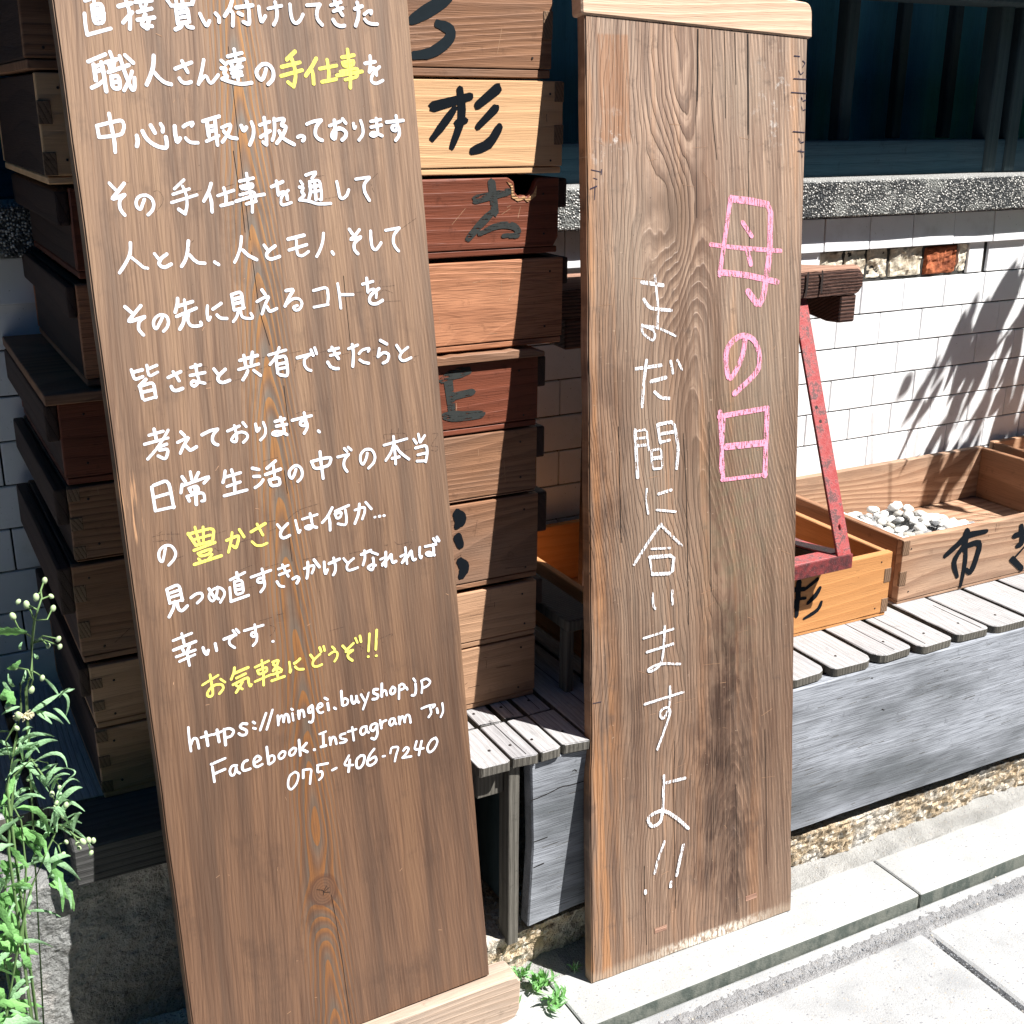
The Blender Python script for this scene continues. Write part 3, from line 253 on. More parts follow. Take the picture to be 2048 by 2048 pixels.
'line9|w': '350 5375 346 5362 340 5342 334 5321 327 5302 321 5282 315 5262 308 5245 301 5237 293 5240 285 5251 278 5266 274 5282 274 5300 276 5320 280 5340 288 5357 300 5371 315 5384 332 5393 348 5399 365 5401 382 5399 398 5393 412 5384 424 5369 435 5350 443 5329 447 5310 446 5293 441 5277 433 5262 423 5246 409 5230 390 5214 373 5200 361 5190;1552 5431 1596 5362;1668 5422 1654 5411 1633 5396 1612 5379 1596 5363 1586 5349 1579 5334 1575 5319 1575 5307 1578 5295 1585 5284 1595 5276 1607 5271 1623 5273 1644 5278 1663 5285 1677 5290;1758 5443 1769 5355 1780 5293 1799 5325;1835 5444 2009 5469;1928 5492 1930 5479 1933 5460 1936 5439 1938 5419 1941 5400 1943 5381 1944 5362 1941 5348 1933 5338 1921 5330 1907 5326 1895 5325 1884 5328 1873 5335 1864 5343 1861 5349 1866 5353 1875 5357 1888 5360 1904 5359 1924 5353 1949 5344 1973 5334 1989 5328;2187 5518 2176 5501 2160 5478 2143 5452 2125 5430 2107 5412 2087 5395 2069 5380 2056 5370;2136 5434 2146 5366 2139 5273;2219 5472 2380 5514;2336 5469 2337 5452 2339 5427 2341 5400 2340 5376 2338 5355 2336 5333 2330 5316 2320 5305 2302 5305 2278 5313 2254 5322 2237 5329;2211 5445 2294 5455 2270 5395 2227 5389 2211 5445;2447 5450 2469 5454 2500 5461 2532 5467 2554 5466 2564 5459 2566 5446 2564 5430 2560 5414 2554 5394 2543 5372 2532 5351 2525 5337;2507 5510 2504 5491 2499 5464 2494 5433 2486 5405 2474 5376 2458 5346 2443 5318 2433 5300;2583 5519 2643 5435;2673 5334 2682 5335;2730 5335 2737 5336;2783 5335 2792 5334',
'line9|y': '597 5488 662 5351;596 5480 873 5508 845 5383;674 5543 701 5364;758 5531 746 5385;631 5412 824 5434;661 5349 840 5369;637 5300 864 5348;675 5261 827 5292 786 5232 695 5226 675 5261;673 5203 699 5167;819 5226 767 5174;624 5151 914 5195;988 5348 1010 5354 1042 5362 1074 5371 1098 5376 1111 5376 1117 5375 1118 5370 1119 5362 1117 5349 1112 5331 1106 5313 1099 5296 1094 5283 1088 5269 1082 5259 1075 5254 1067 5257 1058 5265 1050 5275 1044 5281;1055 5422 1052 5408 1048 5387 1042 5362 1035 5337 1025 5307 1013 5272 1001 5241 993 5219;1135 5443 1177 5356;1258 5397 1420 5462;1331 5471 1358 5402 1382 5342;1257 5290 1264 5280 1275 5267 1288 5253 1301 5242 1315 5237 1330 5234 1345 5232 1360 5232 1376 5235 1393 5239 1408 5244 1419 5247',
'line10|w': '312 4939 324 4807;312 4939 443 4975 456 4792;320 4891 445 4911;324 4846 448 4862;322 4786 463 4800;379 4797 375 4784 369 4765 361 4744 352 4723 339 4702 324 4680 310 4659 300 4645;400 4773 401 4761 401 4744 403 4727 407 4713 413 4702 421 4693 431 4687 442 4686 456 4692 473 4704 489 4717 500 4726;546 4804 556 4810 570 4818 586 4827 602 4833 617 4836 633 4837 648 4836 659 4832 665 4822 668 4809 667 4795 663 4781 651 4769 634 4756 617 4744 605 4736;744 4863 794 4751;837 4867 833 4849 827 4823 820 4795 811 4773 801 4755 790 4741 778 4730 767 4726 757 4731 746 4743 738 4758 734 4773 735 4787 741 4804 749 4819 760 4832 774 4842 791 4851 809 4857 826 4859 842 4859 857 4855 871 4848 882 4839 891 4826 899 4811 903 4793 901 4775 892 4755 875 4732 858 4711 847 4696;797 4775 832 4737;979 4919 1142 4971;1055 4986 1066 4904;1020 4891 1105 4897 1109 4754 1019 4746 1020 4891;1020 4845 1104 4845;1020 4798 1106 4800;965 4838 960 4684;960 4684 1156 4715;1205 4907 1427 4944;1333 4976 1335 4959 1339 4933 1342 4906 1343 4884 1341 4866 1336 4851 1330 4840 1322 4832 1311 4829 1296 4831 1282 4836 1273 4841 1270 4849 1271 4860 1275 4870 1282 4877 1293 4879 1309 4879 1325 4876 1336 4867 1342 4850 1345 4828 1344 4804 1340 4783 1330 4766 1316 4750 1301 4736 1291 4727;1511 4942 1626 4964;1515 4876 1632 4902;1561 4981 1585 4911 1615 4842;1482 4807 1486 4798 1492 4783 1499 4769 1507 4757 1518 4750 1532 4744 1544 4741 1553 4738;1661 4805 1670 4809 1684 4814 1698 4819 1709 4820 1717 4816 1724 4810 1728 4801 1729 4793 1725 4782 1717 4770 1708 4759 1702 4751;1800 4896 1820 4900 1850 4906 1879 4912 1901 4913 1911 4910 1914 4903 1914 4893 1911 4883 1906 4870 1897 4854 1888 4839 1882 4829;1848 4961 1847 4943 1846 4918 1843 4890 1840 4865 1836 4841 1830 4818 1824 4798 1820 4784;1922 4973 1974 4885;2034 4928 2030 4841 2036 4786 2064 4835;2089 4901 2215 4932;2148 4954 2150 4936 2154 4910 2158 4883 2160 4859 2159 4841 2156 4825 2153 4811 2148 4799 2143 4787 2135 4778 2129 4770 2124 4765;2263 4929 2307 4862;2380 4909 2366 4901 2346 4889 2326 4876 2310 4863 2301 4851 2294 4838 2290 4826 2290 4815 2292 4805 2297 4795 2305 4788 2319 4783 2341 4784 2371 4788 2400 4793 2420 4797;2475 4937 2592 4966;2516 4974 2516 4959 2517 4937 2516 4913 2514 4890 2508 4869 2499 4847 2491 4828 2485 4815;2601 4943 2671 4905;2611 4873 2612 4860 2613 4840 2613 4819 2612 4799 2608 4781 2603 4763 2596 4748 2588 4740 2576 4743 2561 4752 2547 4765 2541 4775 2545 4783 2556 4790 2569 4796 2582 4799 2595 4798 2610 4794 2623 4789 2633 4785;2770 4914 2755 4753;2697 4842 2787 4864 2714 4768;2719 4786 2734 4796 2755 4811 2778 4827 2796 4841 2809 4853 2820 4866 2827 4875 2833 4877 2836 4870 2835 4855 2834 4838 2834 4824 2836 4811 2838 4797 2842 4786 2847 4779 2855 4778 2866 4781 2876 4785 2884 4788;3012 4926 3018 4736;2947 4834 3028 4854 2957 4757;2958 4759 2973 4770 2994 4786 3017 4804 3037 4820 3051 4837 3063 4856 3074 4871 3081 4877 3085 4868 3086 4850 3086 4829 3087 4811 3089 4798 3092 4785 3096 4774 3100 4766 3106 4764 3114 4765 3122 4768 3127 4770;3192 4900 3179 4817 3192 4766 3207 4790;3260 4897 3399 4898;3359 4904 3360 4883 3363 4851 3363 4819 3359 4796 3349 4785 3333 4781 3317 4781 3302 4783 3290 4787 3277 4795 3268 4804 3264 4811 3269 4816 3279 4821 3292 4823 3306 4822 3321 4813 3339 4800 3356 4786 3368 4777;3370 4972 3398 4928;3417 4981 3439 4934',
'line11|w': '312 4384 511 4424;408 4440 419 4334;304 4281 543 4327;394 4279 410 4234;472 4290 447 4246;323 4203 527 4235;350 4147 517 4187;439 4219 447 4080;610 4243 619 4191 644 4155 661 4202;743 4260 749 4181;840 4288 855 4291 877 4295 900 4300 920 4303 937 4306 951 4308 964 4309 973 4310;955 4306 945 4300 929 4292 913 4282 902 4272 896 4260 893 4248 893 4235 896 4222 906 4208 920 4193 935 4180 945 4171;947 4364 971 4318;982 4372 1009 4329;1068 4337 1281 4356;1188 4380 1189 4364 1190 4340 1190 4314 1189 4293 1185 4278 1181 4265 1175 4255 1169 4249 1161 4250 1151 4256 1143 4264 1138 4271 1138 4279 1142 4288 1147 4295 1154 4299 1164 4298 1176 4294 1187 4288 1195 4277 1198 4260 1197 4238 1194 4215 1188 4196 1179 4182 1165 4169 1152 4159 1143 4152;1365 4154 1371 4152',
'line12|y': '556 3837 735 3907;650 3931 651 3907 653 3872 655 3835 656 3802 657 3776 658 3752 657 3731 655 3715 650 3704 643 3698 635 3694 627 3693 619 3694 609 3698 601 3703 597 3711 597 3721 599 3734 605 3747 614 3760 627 3773 644 3786 663 3798 682 3805 701 3808 722 3807 742 3803 757 3797 766 3788 772 3775 774 3762 772 3749 764 3736 750 3722 735 3710 725 3701;755 3859 798 3814;918 3949 916 3940 913 3926 909 3911 904 3895 896 3878 885 3860 876 3843 869 3831;911 3889 1065 3921;926 3831 1028 3858;881 3766 1058 3816 1051 3755 1063 3702 1080 3722;913 3752 977 3695;984 3771 977 3761 966 3747 955 3732 944 3718 933 3705 922 3692 912 3680 904 3672;1141 3906 1298 3945;1222 3966 1225 3832 1213 3685;1163 3862 1269 3882 1266 3830 1171 3815 1163 3862;1124 3746 1307 3785;1340 3922 1413 3933 1378 3869 1333 3821;1345 3894 1431 3811;1325 3781 1423 3792;1376 3838 1380 3725;1308 3713 1454 3731;1526 3881 1527 3809 1517 3751 1536 3789;1581 3854 1588 3856 1598 3860 1609 3865 1618 3870 1627 3875 1636 3882 1644 3888 1649 3892;1586 3814 1591 3807 1598 3798 1607 3788 1618 3779 1632 3774 1650 3770 1666 3767 1677 3765;1773 3909 1809 3846;1884 3896 1868 3886 1844 3871 1821 3855 1803 3839 1794 3825 1789 3809 1788 3795 1790 3784 1797 3775 1807 3769 1820 3764 1833 3762 1848 3762 1865 3765 1881 3769 1893 3772;1886 3970 1899 3922;1934 3975 1942 3924;2033 3949 2060 3911;1988 3866 1999 3871 2016 3880 2034 3887 2049 3890 2061 3887 2073 3881 2081 3872 2087 3863 2087 3851 2085 3838 2080 3824 2074 3812 2067 3801 2058 3791 2049 3782 2044 3776;2156 3933 2195 3880;2287 3937 2165 3854 2271 3860;2269 3855 2257 3850 2240 3843 2223 3834 2211 3825 2206 3815 2206 3804 2208 3793 2213 3782 2221 3770 2234 3758 2246 3748 2255 3740;2314 3991 2333 3936;2371 4006 2378 3938;2487 4008 2457 3807;2446 3744 2451 3742;2578 4032 2547 3810;2543 3733 2549 3732',
'line13|w': '357 3409 350 3279 354 3139;363 3214 368 3225 376 3242 385 3258 394 3268 403 3271 413 3271 423 3266 430 3254 435 3232 437 3201 439 3170 440 3149;477 3263 593 3266;533 3312 538 3154;616 3263 700 3275;654 3304 662 3166;730 3292 727 3114;729 3288 739 3289 754 3291 770 3291 785 3289 798 3283 812 3273 824 3262 829 3251 828 3238 821 3223 811 3210 801 3200 787 3195 771 3194 755 3194 744 3195;983 3292 974 3295 960 3301 945 3305 933 3306 923 3301 913 3293 907 3283 908 3272 918 3260 937 3247 956 3233 969 3220 972 3208 970 3196 965 3185 958 3178 949 3174 938 3174 925 3175 915 3178 905 3184 896 3192 888 3200 883 3206;1053 3297 1071 3278;1049 3227 1071 3215;1205 3361 1120 3185;1282 3383 1194 3176;1332 3302 1329 3192;1333 3229 1338 3241 1345 3258 1353 3275 1361 3286 1368 3290 1376 3291 1382 3287 1387 3280 1390 3266 1391 3246 1391 3227 1391 3213;1390 3224 1395 3238 1401 3258 1408 3278 1415 3291 1423 3295 1431 3294 1439 3289 1445 3279 1449 3262 1451 3238 1451 3214 1452 3198;1495 3342 1506 3328;1500 3289 1502 3204;1569 3299 1569 3210;1570 3226 1575 3241 1581 3262 1589 3284 1596 3297 1604 3302 1612 3300 1620 3294 1626 3286 1629 3271 1630 3251 1630 3232 1630 3218;1731 3325 1722 3320 1709 3314 1697 3307 1689 3298 1685 3286 1685 3272 1687 3259 1691 3251 1699 3250 1710 3252 1721 3258 1729 3265 1733 3276 1735 3291 1735 3305 1736 3314;1739 3314 1735 3185 1715 3128 1680 3143;1784 3275 1798 3277 1819 3281 1839 3285 1852 3291 1854 3300 1850 3311 1843 3322 1835 3327 1827 3327 1818 3323 1808 3317 1801 3308 1796 3295 1793 3280 1792 3264 1793 3250 1797 3239 1803 3229 1812 3221 1820 3216 1828 3214 1838 3215 1846 3218 1852 3220;1888 3377 1918 3352;1916 3308 1920 3227;1988 3235 2005 3220;2089 3411 2085 3247;2085 3249 2090 3263 2096 3285 2104 3305 2113 3317 2124 3317 2136 3311 2148 3300 2155 3290 2157 3279 2155 3266 2150 3254 2144 3244 2133 3239 2119 3237 2105 3236 2096 3235;2203 3324 2203 3311 2203 3292 2204 3272 2206 3257 2210 3247 2215 3239 2221 3234 2228 3234 2236 3239 2245 3249 2253 3261 2259 3268;2263 3309 2265 3253 2284 3232;2321 3315 2360 3228;2416 3316 2369 3219 2328 3137;2528 3332 2519 3334 2505 3338 2491 3340 2481 3338 2476 3331 2473 3320 2473 3308 2477 3297 2487 3288 2501 3279 2516 3271 2524 3262 2524 3252 2520 3241 2513 3231 2504 3224 2493 3223 2479 3224 2466 3227 2456 3229;2582 3385 2570 3235;2571 3265 2576 3272 2583 3281 2590 3291 2598 3297 2605 3299 2612 3298 2618 3295 2623 3289 2627 3277 2629 3261 2630 3246 2631 3235;2712 3318 2705 3310 2695 3300 2685 3289 2679 3278 2678 3266 2680 3253 2684 3242 2690 3235 2698 3234 2710 3236 2721 3240 2730 3247 2735 3256 2738 3269 2740 3282 2739 3292 2734 3301 2726 3308 2717 3314 2712 3318;2795 3317 2778 3157;2794 3308 2800 3313 2808 3319 2817 3325 2825 3327 2834 3325 2844 3319 2853 3311 2858 3303 2858 3294 2856 3284 2852 3275 2845 3268 2834 3263 2819 3261 2804 3259 2795 3258;2880 3271 2892 3247;2979 3358 3000 3321;3000 3289 3000 3275 3001 3254 3000 3232 2999 3213 2995 3197 2991 3181 2986 3169 2979 3160 2971 3156 2961 3157 2951 3160 2944 3161;3079 3309 3084 3241 3069 3161;3077 3308 3089 3311 3107 3316 3126 3320 3143 3319 3157 3312 3171 3300 3181 3287 3187 3275 3185 3264 3178 3253 3168 3242 3156 3234 3141 3228 3123 3223 3106 3220 3094 3217',
'line14|w': '549 2936 706 2964;558 2904 561 2730;561 2818 689 2842;822 2851 813 2853 798 2857 784 2858 771 2856 761 2848 752 2837 744 2823 740 2810 739 2795 741 2778 745 2763 751 2753 758 2749 768 2749 778 2753 786 2761 794 2777 801 2799 808 2821 812 2836;812 2836 814 2781 843 2753;943 2878 935 2877 924 2875 912 2872 902 2866 894 2857 887 2844 882 2831 879 2818 879 2805 880 2792 884 2780 892 2772 907 2769 928 2769 949 2771 963 2773;1011 2824 1028 2829 1052 2836 1076 2844 1091 2853 1092 2865 1084 2878 1073 2890 1063 2897 1053 2896 1041 2891 1029 2882 1021 2871 1015 2858 1010 2842 1009 2825 1010 2810 1014 2799 1021 2788 1030 2779 1041 2775 1055 2775 1073 2780 1090 2786 1102 2790;1172 2973 1171 2775;1169 2777 1173 2793 1177 2816 1183 2839 1191 2854 1202 2860 1216 2860 1230 2857 1239 2850 1244 2840 1245 2825 1243 2809 1238 2796 1226 2786 1210 2778 1193 2772 1182 2767;1341 2879 1332 2873 1318 2865 1305 2855 1297 2845 1294 2833 1295 2819 1299 2806 1305 2799 1315 2797 1328 2799 1341 2804 1352 2812 1360 2822 1367 2836 1371 2851 1372 2862 1367 2869 1358 2873 1348 2877 1341 2879;1472 2886 1462 2882 1448 2875 1434 2867 1424 2857 1419 2845 1418 2831 1419 2818 1424 2809 1432 2806 1444 2805 1458 2808 1469 2813 1479 2824 1489 2838 1496 2854 1499 2866 1496 2873 1487 2879 1478 2883 1472 2886;1543 2961 1540 2779;1624 2903 1559 2850 1624 2799;1706 2805 1710 2802;1786 2971 1863 2982;1828 2976 1819 2820;1789 2816 1847 2817;1900 2902 1902 2811;1903 2836 1908 2848 1915 2866 1924 2884 1932 2894 1940 2896 1948 2894 1956 2887 1963 2877 1967 2861 1969 2841 1971 2821 1972 2807;2087 2902 2076 2902 2059 2902 2042 2901 2030 2897 2025 2890 2023 2880 2025 2869 2031 2859 2045 2850 2064 2841 2083 2832 2094 2824 2096 2817 2091 2811 2083 2805 2073 2802 2060 2801 2043 2802 2028 2804 2017 2805;2122 2915 2224 2919;2178 2954 2183 2795;2351 2921 2341 2922 2326 2925 2311 2926 2299 2924 2289 2917 2280 2907 2274 2895 2271 2884 2272 2871 2276 2856 2283 2843 2290 2836 2301 2836 2314 2841 2326 2849 2336 2858 2341 2871 2343 2887 2344 2902 2345 2912;2345 2912 2350 2864 2370 2843;2463 2931 2453 2930 2439 2930 2425 2928 2414 2924 2406 2915 2400 2904 2396 2892 2395 2881 2399 2871 2407 2860 2417 2852 2426 2849 2437 2854 2448 2864 2460 2876 2468 2886 2474 2895 2477 2904 2479 2911 2481 2917;2481 2917 2476 2794 2440 2739 2399 2766;2523 2954 2531 2855;2531 2885 2535 2893 2540 2906 2547 2918 2555 2927 2565 2932 2577 2934 2588 2935 2596 2936;2692 2936 2684 2936 2671 2937 2658 2937 2648 2933 2641 2924 2637 2912 2634 2899 2634 2888 2637 2878 2642 2869 2649 2861 2656 2859 2665 2863 2676 2872 2686 2883 2693 2893 2698 2902 2700 2911 2700 2919 2701 2924;2701 2924 2702 2881 2717 2861;2757 2940 2761 2850;2760 2867 2765 2879 2771 2898 2778 2916 2785 2928 2793 2932 2801 2932 2808 2928 2814 2921 2819 2907 2822 2889 2824 2871 2826 2858;2825 2870 2829 2883 2835 2901 2842 2919 2850 2931 2859 2936 2870 2936 2881 2931 2889 2922 2894 2903 2896 2878 2897 2853 2898 2835;3053 2971 3070 2974 3094 2978 3121 2981 3145 2983 3169 2983 3194 2981 3215 2979 3228 2975 3227 2970 3218 2963 3206 2956 3198 2951;3159 2967 3162 2953 3167 2933 3170 2910 3170 2892 3163 2877 3152 2864 3141 2853 3133 2845;3247 2922 3254 2869;3322 2972 3323 2954 3326 2927 3326 2898 3324 2874 3317 2853 3306 2834 3296 2819 3288 2807',
'line15|w': '1461 2601 1448 2597 1429 2591 1410 2582 1394 2568 1383 2546 1373 2518 1367 2489 1365 2464 1368 2444 1374 2427 1384 2414 1396 2409 1411 2414 1430 2428 1450 2445 1465 2465 1477 2487 1487 2513 1493 2539 1495 2560 1490 2575 1480 2586 1469 2595 1461 2601;1556 2597 1547 2506;1557 2599 1654 2587 1634 2503 1618 2416;1727 2610 1849 2601;1731 2608 1728 2593 1723 2570 1720 2547 1721 2531 1730 2525 1744 2526 1759 2527 1769 2523 1774 2511 1775 2496 1774 2480 1770 2466 1762 2455 1749 2446 1736 2438 1728 2433;1894 2506 1944 2518;2108 2627 2032 2526 2146 2502;2113 2573 2085 2435;2248 2590 2238 2584 2223 2576 2208 2565 2197 2551 2190 2532 2187 2508 2186 2485 2189 2467 2195 2456 2206 2448 2218 2445 2230 2446 2242 2454 2256 2468 2269 2484 2278 2501 2285 2519 2290 2540 2292 2559 2290 2574 2282 2582 2270 2587 2257 2588 2248 2590;2420 2626 2408 2616 2391 2602 2372 2584 2357 2566 2344 2545 2332 2522 2323 2499 2320 2480 2322 2465 2330 2453 2342 2444 2355 2440 2372 2442 2394 2449 2414 2459 2427 2470 2433 2485 2433 2503 2429 2520 2421 2530 2407 2530 2386 2524 2365 2515 2351 2510;2517 2510 2541 2508;2614 2525 2632 2591 2727 2576 2682 2481 2661 2411;2779 2514 2786 2520 2796 2530 2806 2539 2816 2543 2825 2540 2835 2534 2842 2525 2846 2516 2844 2506 2838 2496 2830 2485 2820 2474 2806 2462 2789 2448 2773 2437 2761 2429;2761 2429 2872 2416;2955 2585 2916 2486 3034 2477;3019 2569 2992 2487 2970 2408;3202 2566 3190 2564 3174 2561 3156 2557 3139 2548 3124 2533 3108 2513 3095 2492 3087 2473 3086 2454 3090 2434 3097 2418 3107 2408 3120 2407 3137 2411 3154 2420 3170 2431 3185 2447 3200 2467 3212 2488 3220 2507 3219 2525 3214 2541 3207 2556 3202 2566'}, 'pen': {'pencil|k': '2676 10787 2857 10711;2819 10723 2874 10730;2625 10172 2702 10187;2624 10055 2675 10065;1018 8908 1138 8928;1381 8955 1477 8979;1398 8817 1475 8837;649 8922 659 8926 674 8931 690 8935 704 8934 715 8926 727 8914 736 8900 742 8885 745 8870 745 8853 742 8835 734 8816 716 8792 692 8765 668 8740 652 8723;975 8420 1000 8445;2263 9024 2445 9043;3052 9054 3036 9041 3012 9023 2988 9001 2972 8981 2966 8959 2966 8937 2970 8915 2974 8896 2980 8880 2988 8867 2996 8856 3002 8848;2431 8804 2565 8823;2981 7931 2976 7917 2968 7898 2963 7878 2965 7864 2976 7858 2994 7857 3016 7858 3039 7859 3066 7859 3098 7860 3127 7861 3147 7862;2921 7740 2935 7758 2955 7784 2979 7809 3004 7822 3033 7820 3066 7807 3097 7791 3118 7781;3003 7696 3197 7692;2633 7813 2759 7819;3253 8449 3458 8566;726 7149 801 7165;934 7184 1004 7182 992 7002;952 7020 1019 7027;1508 7210 1647 7225;1215 7003 1333 7024;1535 7099 1616 7124;1031 6552 1051 6563;1470 6131 1632 6153;1866 7234 2004 7250;1944 7165 1934 7108 1911 7033;1952 7135 2013 7144;2213 7212 2371 7242;2468 7170 2542 7178;2818 7188 2882 7187;2822 7118 2865 7109;3309 7068 3365 7078;1886 6591 1928 6605 2121 6598;2862 6245 3137 6237 3141 6160;2866 6235 2868 6194;2965 6294 2954 6050;3053 6294 3044 6069;2900 6180 3109 6174;3097 6031 3187 6045;3459 6182 3476 6182 3501 6183 3524 6179 3532 6168 3516 6144 3484 6109 3452 6075 3437 6050 3446 6038 3471 6035 3498 6034 3515 6029 3519 6017 3516 6002 3509 5987 3499 5979 3485 5979 3465 5985 3446 5993 3432 5998;3315 7007 3310 7011 3303 7016 3297 7022 3294 7029 3298 7039 3306 7050 3314 7060 3320 7067;233 5510 251 5512 278 5516 309 5519 344 5520 387 5516 438 5508 485 5501 518 5496;236 5461 373 5448;274 5474 418 5436;429 5534 424 5410;339 5554 271 5522;882 5436 1000 5456;1130 5306 1260 5324;442 5243 538 5265;1426 5476 1547 5476;1455 5371 1538 5393;1645 5446 1794 5553 2041 5586;1790 5563 1805 5511;1066 4994 1188 5027 1229 5035;1163 4796 1244 4806;1374 4984 1528 5002;1231 4407 1385 4423;1448 4436 1509 4439;1355 4336 1414 4309 1398 4260 1343 4220;855 5289 861 5281 870 5271 880 5260 890 5253 900 5251 912 5253 922 5255 929 5256;2890 5015 2897 5007 2907 4995 2922 4982 2943 4975 2977 4974 3021 4978 3062 4982 3090 4982 3098 4974 3092 4962 3082 4950 3075 4942;2294 4970 2467 4977;2766 4994 2810 4992;2789 5011 2791 4969;2009 4134 2193 4149;1453 4440 1515 4438;2613 3922 2773 3954 2759 3924;2344 3898 2406 3848 2370 3823;1789 4997 1999 5001'}, 'b2': {'pink|p': '2507 10334 2445 10027 2314 9377;2507 10317 2823 10281 3146 10219 3127 9610 3018 9057 2936 8945 2766 9138;2184 9764 2598 9704 3307 9632;2320 9410 2739 9353 3245 9235;2690 10018 2833 9842;2766 9650 2814 9487;2715 8547 2706 8501 2695 8435 2678 8362 2652 8292 2611 8217 2558 8135 2504 8067 2462 8036 2435 8055 2415 8111 2402 8181 2395 8243 2394 8297 2398 8353 2410 8406 2434 8452 2474 8493 2527 8531 2585 8560 2641 8576 2696 8576 2752 8563 2804 8540 2848 8508 2883 8464 2911 8408 2932 8348 2942 8290 2946 8238 2944 8187 2927 8135 2889 8080 2811 8014 2704 7942 2599 7877 2527 7832;2288 7612 2322 6712;2345 7522 2282 6815;2272 7554 3067 7582;3067 7577 3019 6668;2383 7139 3017 7116;2301 6702 3044 6677',
'white|w': '1129 9355 1438 9299;1320 9432 1361 9028 1340 8782;1149 9143 1163 9122 1182 9090 1211 9058 1253 9031 1320 9013 1408 9000 1493 8989 1552 8982;1111 8833 1110 8815 1107 8789 1109 8759 1121 8732 1151 8701 1193 8668 1236 8641 1267 8630 1286 8643 1298 8674 1300 8711 1290 8741 1258 8765 1208 8788 1158 8808 1124 8821;1124 8821 1161 8815 1215 8807 1277 8795 1340 8778 1411 8750 1492 8714 1566 8679 1617 8654;998 8295 1380 8306;1164 8387 1115 8130 1077 7812;1223 8115 1445 8144;1274 7976 1290 7961 1313 7938 1340 7915 1368 7897 1400 7887 1436 7880 1469 7876 1493 7873;1528 8343 1557 8191;1631 8346 1698 8224;958 7525 977 6916;957 7509 1135 7516 1159 7245;981 7413 1146 7410;991 7319 1142 7317;1302 7556 1337 7317;1302 7556 1554 7570 1615 7213 1580 6955;1326 7431 1565 7437;1337 7324 1477 7336;1195 7236 1348 7241 1360 6983 1201 6992 1195 7236;1206 7129 1345 7128;1110 6744 1098 6567 1121 6420;1289 6655 1487 6680;1254 6448 1550 6381;1313 6247 1285 6220 1245 6181 1197 6134 1144 6079 1079 6007 1002 5920 931 5839 882 5783;1312 6235 1456 6091 1630 5911;1154 5944 1445 5909;1122 5840 1157 5609;1122 5835 1506 5801 1470 5560 1157 5602;1154 5343 1157 5169 1193 5125;1463 5325 1458 5139;994 4757 1465 4795;1039 4557 1460 4588;1327 4859 1322 4796 1317 4706 1309 4609 1299 4528 1289 4468 1277 4417 1262 4375 1241 4340 1209 4313 1169 4295 1130 4284 1099 4278 1074 4279 1053 4288 1041 4299 1048 4310 1076 4322 1122 4336 1179 4347 1241 4349 1319 4339 1411 4319 1498 4297 1558 4283;980 3840 1601 3873;1390 3998 1389 3949 1387 3877 1383 3801 1372 3736 1351 3681 1324 3631 1295 3591 1271 3570 1250 3576 1230 3602 1216 3636 1213 3662 1227 3682 1254 3701 1285 3714 1311 3718 1334 3711 1357 3697 1375 3673 1380 3639 1368 3593 1344 3535 1314 3472 1284 3409 1252 3341 1215 3267 1182 3201 1159 3154;1254 2747 1220 2238;1297 2632 1595 2620;1221 2270 1215 2234 1206 2181 1192 2127 1173 2088 1142 2066 1104 2054 1065 2052 1035 2061 1011 2088 990 2129 980 2172 990 2204 1027 2225 1085 2240 1152 2247 1213 2240 1267 2216 1321 2178 1374 2131 1427 2083 1484 2027 1544 1962 1597 1901 1635 1859;1236 1775 1120 1544 1059 1347;897 1131 899 1097;1544 1636 1483 1437 1421 1204;1327 1132 1314 1068',
'ink|k': '456 10709 593 10681;600 10710 592 10654;477 10615 534 10599;434 10490 523 10519;498 10520 484 10363;3539 12061 3628 12055;3678 12003 3720 11977 3678 11928;3613 11883 3643 11832 3687 11862;3530 11784 3738 11778;3488 11616 3739 11605;3658 11555 3679 11510 3724 11522;3658 11443 3679 11394 3724 11408;3516 11134 3709 11122;3612 11050 3642 10993 3697 11004;3597 10892 3703 10879;3642 10914 3673 10811;187 4030 311 4023'}, 'brush': {'sugi_box|b': '101 6033 -15 6496 98;102 6368 176 6374 121 6384 40 6390 -50 6384 -137 6359 -226 6321 -320 6283 -404 6257 -463;98 6296 -38 6269 -71 6229 -118 6185 -170 6144 -217 6105 -261 6064 -306 6029 -345 6004 -372;79 6337 -197 6430 -167;110 6850 186 6601 7;106 6827 -32 6600 -234;107 6883 -239 6859 -274 6826 -325 6787 -379 6743 -422 6689 -452 6626 -476 6568 -493 6527 -506',
'top_box|b2': '149 6230 1138 6182 1111 6113 1073 6038 1032 5972 996 5915 966 5861 937 5815 913 5783 896;117 6092 869 6125 859 6172 846 6219 828 6249 808 6259 783 6257 754 6243 723 6218 692 6178 658 6125 622 6065 588 6009 562 5951 547 5889 538 5834 533 5796 529',
'red_box|f': '108 6779 -879 6828 -1218;97 6573 -1062 7013 -986;108 6791 -1217 6760 -1242 6716 -1278 6666 -1319 6620 -1360 6576 -1402 6530 -1449 6489 -1490 6461 -1520;88 6620 -1466 6664 -1448 6728 -1422 6800 -1396 6866 -1380 6927 -1375 6990 -1378 7047 -1386 7090 -1399 7121 -1421 7142 -1450 7150 -1479 7141 -1499 7104 -1507 7044 -1509 6982 -1507 6941 -1506',
'dark_red_box|f': '131 6450 -3128 6416 -3133 6366 -3139 6312 -3147 6263 -3156 6217 -3169 6170 -3184 6130 -3199 6101 -3209;129 6175 -3216 6232 -3683;100 6260 -3431 6499 -3405;115 6132 -3672 6171 -3677 6227 -3684 6292 -3691 6358 -3697 6430 -3701 6511 -3703 6586 -3704 6638 -3705',
